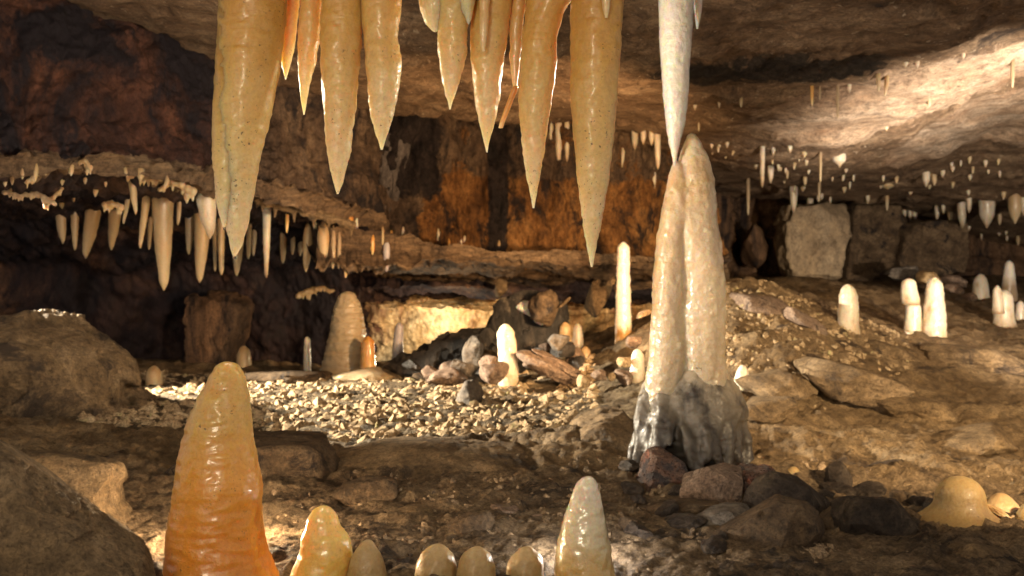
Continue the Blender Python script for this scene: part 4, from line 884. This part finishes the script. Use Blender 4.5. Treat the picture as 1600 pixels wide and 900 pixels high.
# broken slabs in the middle
GB = 'broken rocks in the middle of the cave'
crag('slab', [(588, 596), (600, 580), (640, 560), (690, 536), (730, 522), (776, 511), (782, 520), (770, 560), (762, 584), (700, 596), (640, 604)], 6.3, .13, 'black_slab', 'long tilted black slab with a pale upper edge before the lit recess', 'slab', GB, seed=10, res=90, rough=1.9, front=.86, cuts=16, keep=.9)
rock('slab', 738, 560, 34, 72, 6.0, 'grey_rock', 'upright grey wedge leaning on the black slab', 'slab', GB, 11, -8, depth=.07)
crag('boulder', [(745, 565), (752, 530), (770, 505), (800, 484), (830, 466), (862, 453), (874, 470), (880, 500), (890, 540), (882, 585), (800, 595), (756, 590)], 6.42, .16, 'black_slab', 'rugged grey-black boulder streaked with white behind the leaning white stalagmite', 'boulder', GB, seed=12, res=80, rough=1.6, cuts=20, keep=.88)
rock('boulder', 850, 478, 50, 56, 6.25, 'brown_rock', 'crumbly tan lump on top of the rugged boulder', 'stone', GB, 13, -25, rough=2.6)
def seat_on(o, px_, py_):
    t_ = BVHTree.FromPolygons([o.matrix_basis @ v.co for v in o.data.vertices], [p_.vertices[:] for p_ in o.data.polygons])
    h = t_.ray_cast(Vector((0, 0, CZ)), (P(px_, py_, 1) - Vector((0, 0, CZ))).normalized()); return h[0].y if h[0] is not None else None
rug = [o for o in bpy.data.objects if o.get('label', '').startswith('rugged grey-black boulder')][0]
rock('flowstone_patch', 823, 483, 26, 30, seat_on(rug, 823, 483) or 6.26, 'milk', 'white flowstone patch on the rugged boulder, the upper one', 'flowstone', GB, 14, 35, rough=3, depth=.04)
rock('flowstone_patch', 847, 499, 28, 20, seat_on(rug, 847, 499) or 6.24, 'milk', 'white flowstone patch on the rugged boulder, the lower one', 'flowstone', GB, 15, rough=3, depth=.04)
rock('slab', 855, 575, 110, 28, 5.7, 'pink_rock', 'pinkish slab tilted against the leaning white stalagmite', 'slab', GB, 16, -26, depth=.1)
rock('slab', 870, 566, 90, 14, 5.72, 'pink_rock', 'thin pinkish slab lying above another pinkish slab', 'slab', GB, 17, -30, depth=.08)
rock('stone', 772, 583, 48, 34, 5.6, 'pink_rock', 'lumpy cream-pink stone below the leaning white stalagmite', 'stone', GB, 18)
rock('stone', 762, 567, 30, 26, 5.65, 'pink_rock', 'round cream knob on the lumpy cream-pink stone', 'stone', GB, 19, sharp=8)
rock('stone', 700, 590, 66, 30, 5.8, 'pink_rock', 'flat reddish stone in front of the black slab', 'stone', GB, 20)
rock('stone', 735, 618, 58, 50, 5.2, 'grey_rock', 'pale pointed stone standing on the gravel', 'stone', GB, 21, taper=.5)
rock('stone', 935, 467, 36, 60, 6.75, 'tan_rock', 'pale yellowish block in the shade beside the orange-footed stalagmite', 'stone', GB, 22, -12)
rock('stone', 783, 450, 20, 30, 7.2, 'tan_rock', 'small tan stone on the dark ledge above the rugged boulder', 'stone', GB, 23)
rock('slab', 958, 438, 26, 10, 6.4, 'tan_rock', 'thin tan splinter pointing at the orange-footed stalagmite', 'slab', GB, 24, 40)
rock('slab', 882, 473, 26, 6, 6.2, 'tan_rock', 'thin stick-like splinter beside the crumbly tan lump', 'slab', GB, 25, 42)
rock('slab', 1006, 490, 28, 10, 5.4, 'tan_rock', 'short tan splinter touching the flank of the twin stalagmite', 'slab', GB, 26, 18)
for i, (a, b_, c_, d_, l) in enumerate([(912, 596, 22, 22, 'cream knob, first of the pebbles before the column'), (935, 586, 26, 18, 'tan oval pebble next to the cream knob'), (955, 589, 14, 14, 'small pinkish pebble between two larger ones'), (975, 590, 30, 26, 'buff lump by the short cream stalagmite'), (975, 566, 24, 16, 'mossy flat stone behind the short cream stalagmite'), (990, 535, 26, 20, 'tan lump at the orange foot of the narrow white stalagmite')]):
    rock('stone', a, b_, c_, d_, 5.35, 'pink_rock' if i % 2 else 'gravel', l, 'stone', GB, 30 + i, sharp=8)
rock('mound', 575, 592, 110, 36, 6.2, 'cone', 'low flowstone mound under the stubby orange stalagmite', 'mound', GB, 40, sharp=6)
rock('mound', 450, 592, 130, 30, 6.1, 'brown_rock', 'low dark mound at the rear of the gravel bank', 'mound', GB, 41, sharp=8)
crag('boulder', [(285, 600), (290, 540), (300, 480), (292, 455), (330, 452), (385, 455), (398, 470), (385, 520), (372, 560), (380, 600)], 7.7, .3, 'far_wall', 'brown pillar block in the dark recess under the shelf', 'boulder', GB, seed=42, res=60, rough=1.2)
# far blocks
GF = 'blocks along the rear wall'
crag('block', [(1224, 436), (1210, 405), (1212, 350), (1222, 316), (1316, 316), (1319, 350), (1310, 385), (1300, 438)], 10.8, .35, 'block', 'pale sandstone block with a dark shadow band', 'block', GF, seed=50, res=90, rough=.9, front=.95, cuts=4, keep=.965)
crag('block', [(1298, 442), (1314, 316), (1394, 316), (1402, 350), (1388, 392), (1374, 420), (1340, 442)], 11.2, .4, 'brown_rock', 'large shaded angular block behind the lilac column', 'block', GF, seed=51, res=90, rough=.9, front=.95, cuts=4, keep=.965)
crag('block', [(1386, 424), (1396, 350), (1430, 342), (1492, 348), (1498, 405), (1490, 434), (1430, 434)], 11.0, .35, 'brown_rock', 'brownish squared block next to the tan wedge', 'block', GF, seed=52, res=90, rough=.9, front=.95, cuts=4, keep=.965)
rock('slab', 1410, 428, 60, 26, 9.5, 'grey_rock', 'flat grey slab under the brownish squared block', 'slab', GF, 53)
rock('slab', 1452, 434, 42, 22, 8.8, 'flowstone', 'orange-tan slab behind the tall pointed stalagmite', 'slab', GF, 54)
rock('slab', 1492, 438, 44, 16, 9.0, 'pink_rock', 'thin tan slab, upper of two in the gloom', 'slab', GF, 55, -14)
rock('slab', 1490, 451, 30, 16, 8.2, 'pink_rock', 'thin tan slab, lower of two in the gloom', 'slab', GF, 56, -14)
rock('stone', 1516, 464, 20, 14, 8.0, 'pink_rock', 'small cream stone by the stout far stalagmite', 'stone', GF, 57)
rock('slab', 1416, 522, 26, 10, 6.2, 'white', 'flat white slab at the foot of the broken stalagmite', 'slab', GF, 58)
rock('block', 1180, 385, 44, 70, 11.2, 'far_wall', 'ribbed brown flowstone mass beside the sandstone block', 'block', GF, 59, depth=.3, rough=2)
# slope slabs
GS = 'slabs lying on the stony slope'
for i, (a, b_, c_, d_, Yd, r_, mt, l) in enumerate([
    (1215, 600, 130, 46, 4.75, 8, 'tan_rock', 'broad flat slab on the slope right behind the column'),
    (1330, 600, 170, 60, 4.85, -12, 'tan_rock', 'wide slab in the middle of the slope with a crack below'),
    (1190, 480, 110, 40, 5.75, -14, 'pink_rock', 'crumbly pinkish slab on the crest of the slope'),
    (1260, 505, 90, 28, 5.6, -22, 'pink_rock', 'pinkish slab just below the crest'),
    (1390, 555, 120, 34, 5.6, -18, 'tan_rock', 'long tan slab below the lone milky stalagmite'),
    (1520, 560, 170, 40, 5.7, -4, 'tan_rock', 'long low slab below the fused cream cluster'),
    (1200, 640, 90, 40, 4.45, 6, 'tan_rock', 'small slab beside the flank of the grey base'),
    (1420, 640, 140, 44, 4.7, -6, 'floor', 'worn slab low on the slope'),
    (1500, 690, 180, 46, 4.25, 2, 'floor', 'clay-covered slab at the foot of the slope')]):
    rock('slab', a, b_, c_, d_, Yd, mt, l, 'slab', GS, 70 + i, r_, depth=c_ * Yd / F * .45, rough=1.4)
# dark rocks at the foot of the column
GQ = 'dark rocks on the mud at the foot of the column'
for i, (ol, Yd, dp, mt, l, rg) in enumerate([
    ([(1106, 856), (1125, 838), (1150, 825), (1180, 808), (1205, 790), (1228, 783), (1250, 790), (1270, 815), (1290, 835), (1300, 858), (1285, 872), (1130, 876)], 2.80, .11, 'brown_rock', 'large pyramid-shaped dark rock on the mud', 1.0),
    ([(1305, 792), (1320, 783), (1360, 779), (1400, 777), (1415, 790), (1432, 818), (1420, 840), (1380, 850), (1308, 848)], 2.94, .1, 'dark_rock', 'flat-topped squared dark block by the honey dome', .6),
    ([(1160, 748), (1192, 737), (1215, 752), (1250, 770), (1290, 795), (1305, 822), (1240, 820), (1190, 806), (1158, 790)], 3.1, .1, 'dark_rock', 'long sloping dark ridge rock beside the rusty red rock', 1.2),
    ([(1290, 770), (1296, 735), (1305, 723), (1315, 727), (1322, 723), (1331, 755), (1334, 772)], 3.5, .05, 'dark_rock', 'upright dark spike rock standing up from the rubble', 1.0),
    ([(1058, 785), (1075, 755), (1100, 735), (1130, 725), (1152, 730), (1160, 760), (1140, 790), (1090, 796)], 3.34, .09, 'pink_rock', 'tan-pink rock leaning against the grey base', 1.2),
    ([(1138, 745), (1160, 727), (1190, 729), (1214, 732), (1218, 748), (1190, 776), (1150, 780)], 3.38, .07, 'red_rock', 'glossy rusty red rock at the foot of the grey base', 1.6),
    ([(978, 800), (986, 770), (998, 738), (1016, 712), (1042, 700), (1070, 715), (1082, 750), (1070, 800)], 3.55, .12, 'red_rock', 'dark reddish crumbly rock under the drapes of the base', 2.0)]):
    crag('rock', ol, Yd, dp, mt, l, 'rock', GQ, seed=300 + i, rough=rg, cuts=18, keep=.86, res=56)
for i, (a, b_, c_, d_, Yd, r_, mt, l, kw) in enumerate([
    (1360, 768, 52, 30, 3.4, 0, 'dark_rock', 'small flat dark stone on top behind the squared block', dict(sharp=40)),
    (1310, 772, 66, 40, 3.45, -8, 'dark_rock', 'dark stone just below the upright spike', dict()),
    (1135, 812, 104, 40, 3.0, 6, 'grey_rock', 'flat grey stone before the pyramid-shaped rock', dict()),
    (1060, 818, 90, 30, 2.98, 4, 'dark_rock', 'thin dark slab in the rubble before the column', dict()),
    (985, 728, 40, 22, 3.7, 0, 'dark_rock', 'small black wet stone at the outer foot of the base', dict()),
    (1060, 790, 130, 24, 3.25, 2, 'brown_rock', 'low tan ledge of rubble before the column', dict(rough=1.8)),
    (735, 822, 80, 46, 2.92, 10, 'brown_rock', 'greyish-brown tilted stone near the domes', dict(sharp=40)),
    (792, 802, 62, 20, 3.15, -6, 'pink_rock', 'flat orange-brown stone beside the greyish-brown one', dict()),
    (840, 812, 34, 18, 3.1, 0, 'pink_rock', 'small pinkish stone near the pale pointed stalagmite', dict()),
    (1560, 800, 50, 12, 3.1, -28, 'ochre', 'thin buff splinter lying beside the largest round dome', dict()),
    (1445, 790, 40, 22, 3.4, 0, 'dark_rock', 'small dark stone between the squared block and the dome', dict()),
    (1410, 850, 120, 30, 2.9, 0, 'floor', 'low mud-covered hump before the squared block', dict(sharp=8)),
    (1540, 872, 130, 40, 2.7, -8, 'floor', 'mud-covered stone with a ridge in the near mud', dict(taper=.4)),
    (1060, 868, 110, 26, 2.8, 4, 'floor', 'smooth muddy hump near the pale pointed stalagmite', dict(sharp=8)),
    (640, 800, 90, 22, 3.2, 4, 'tan_rock', 'crusty pale rubble patch behind the low domes', dict(rough=2.2)),
    (1580, 735, 90, 24, 3.9, 0, 'dark_rock', 'dark low rock at the foot of the slope near the edge', dict()),
    ]):
    rock('rock', a, b_, c_, d_, Yd, mt, l, 'rock', GQ, 90 + i, r_, **kw)

rs_ = np.random.RandomState(77)
for k_ in range(30):         # shards in the rubble at the foot of the column
    qx, qy = rs_.uniform(980, 1460), rs_.uniform(765, 862); w_ = rs_.uniform(16, 44)
    rock('shard', qx, qy - w_ * .15, w_, w_ * rs_.uniform(.4, .85), seat(qx, qy, 3.0, ('cave_floor',), .8, 1.3), 'dark_rock' if rs_.rand() < .65 else 'brown_rock', 'dark angular shard in the rubble between the column and the honey dome', 'rock', 'shards in the rubble at the foot of the column', 500 + k_, rs_.uniform(-35, 35), facets=8, sub=4, sharp=60, rough=1.0)
for k_ in range(22):         # shards on the broken pile in the middle
    qx = rs_.uniform(640, 900); qy = rs_.uniform(545, 600) - max(0, (qx - 720)) * .08; w_ = rs_.uniform(18, 44)
    rock('shard', qx, qy, w_, w_ * rs_.uniform(.35, .8), rs_.uniform(5.85, 6.15), ['black_slab', 'grey_rock', 'pink_rock', 'brown_rock'][k_ % 4], 'angular broken shard on the dark rock pile before the lit recess', 'rock', 'shards on the broken rock pile', 540 + k_, rs_.uniform(-40, 40), facets=8, sub=4, sharp=60, rough=1.2)

# ------------------------------------------------------------------ gravel and crumbs (stuff)
def scatter(name, n, region, rmin, rmax, mat, seed, sink=.25, dens=None):
    rs = np.random.RandomState(seed); V0, F0 = ICO[1]; F0 = np.array(F0)
    px_, Yv = region(rs, n * 3)
    x = (px_ - 800) * Yv / F; keep = np.ones(len(x), bool)
    if dens is not None: keep &= rs.rand(len(x)) < dens(x, Yv)
    x, Yv = x[keep][:n], Yv[keep][:n]; n = len(x)
    r = rmin + (rmax - rmin) * rs.rand(n) ** 3; z = floor_base(x, Yv) + r * (.5 - sink)
    sc = rs.uniform(.65, 1.3, (n, 1, 3)); sc[:, :, 2] *= .7
    q = np.stack([rs.normal(size=(n, 3)) for _ in range(2)], 1)
    e1 = q[:, 0] / np.linalg.norm(q[:, 0], axis=1, keepdims=True); e2 = np.cross(e1, q[:, 1]); e2 /= np.linalg.norm(e2, axis=1, keepdims=True); e3 = np.cross(e1, e2)
    R = np.stack([e1, e2, e3], 1)
    shp = V0[None] * sc * rs.uniform(.66, 1.22, (n, len(V0), 1))
    V = np.einsum('nvi,nij->nvj', shp, R) * r[:, None, None] + np.stack([x, Yv, z], 1)[:, None]
    Fc = (F0[None] + (np.arange(n) * len(V0))[:, None, None]).reshape(-1, 3)
    o = mesh_obj(name, V.reshape(-1, 3), Fc, M[mat], smooth=False)
    return tag(o, kind='stuff')
def reg(p0, p1, y0, y1): return lambda rs, n: (rs.uniform(p0, p1, n), y0 * (y1 / y0) ** rs.rand(n))
clump = lambda f, lo, hi: (lambda x, y: np.clip((fbm(np.stack([x * f, y * f, 0 * x], 1), 3) - lo) / (hi - lo), 0, 1))
scatter('gravel', 11000, reg(130, 930, 4.2, 6.7), .008, .044, 'gravel', 1, sink=.42, dens=clump(3, -.45, .1))
scatter('fine_gravel', 9000, reg(130, 930, 4.15, 6.7), .004, .012, 'gravel', 5, sink=.2)
scatter('slope_gravel', 3000, reg(1110, 1420, 4.6, 6.2), .007, .028, 'gravel', 2, dens=lambda x, y: np.clip((y - 4.6) / 1.2, .1, 1))
scatter('crumbs', 7000, reg(420, 1300, 2.7, 3.95), .003, .020, 'crumb', 3, dens=clump(4, -.15, .25))
scatter('mud_crumbs', 5000, reg(880, 1660, 2.55, 3.9), .003, .014, 'crumb', 4, dens=clump(5, -.1, .3))
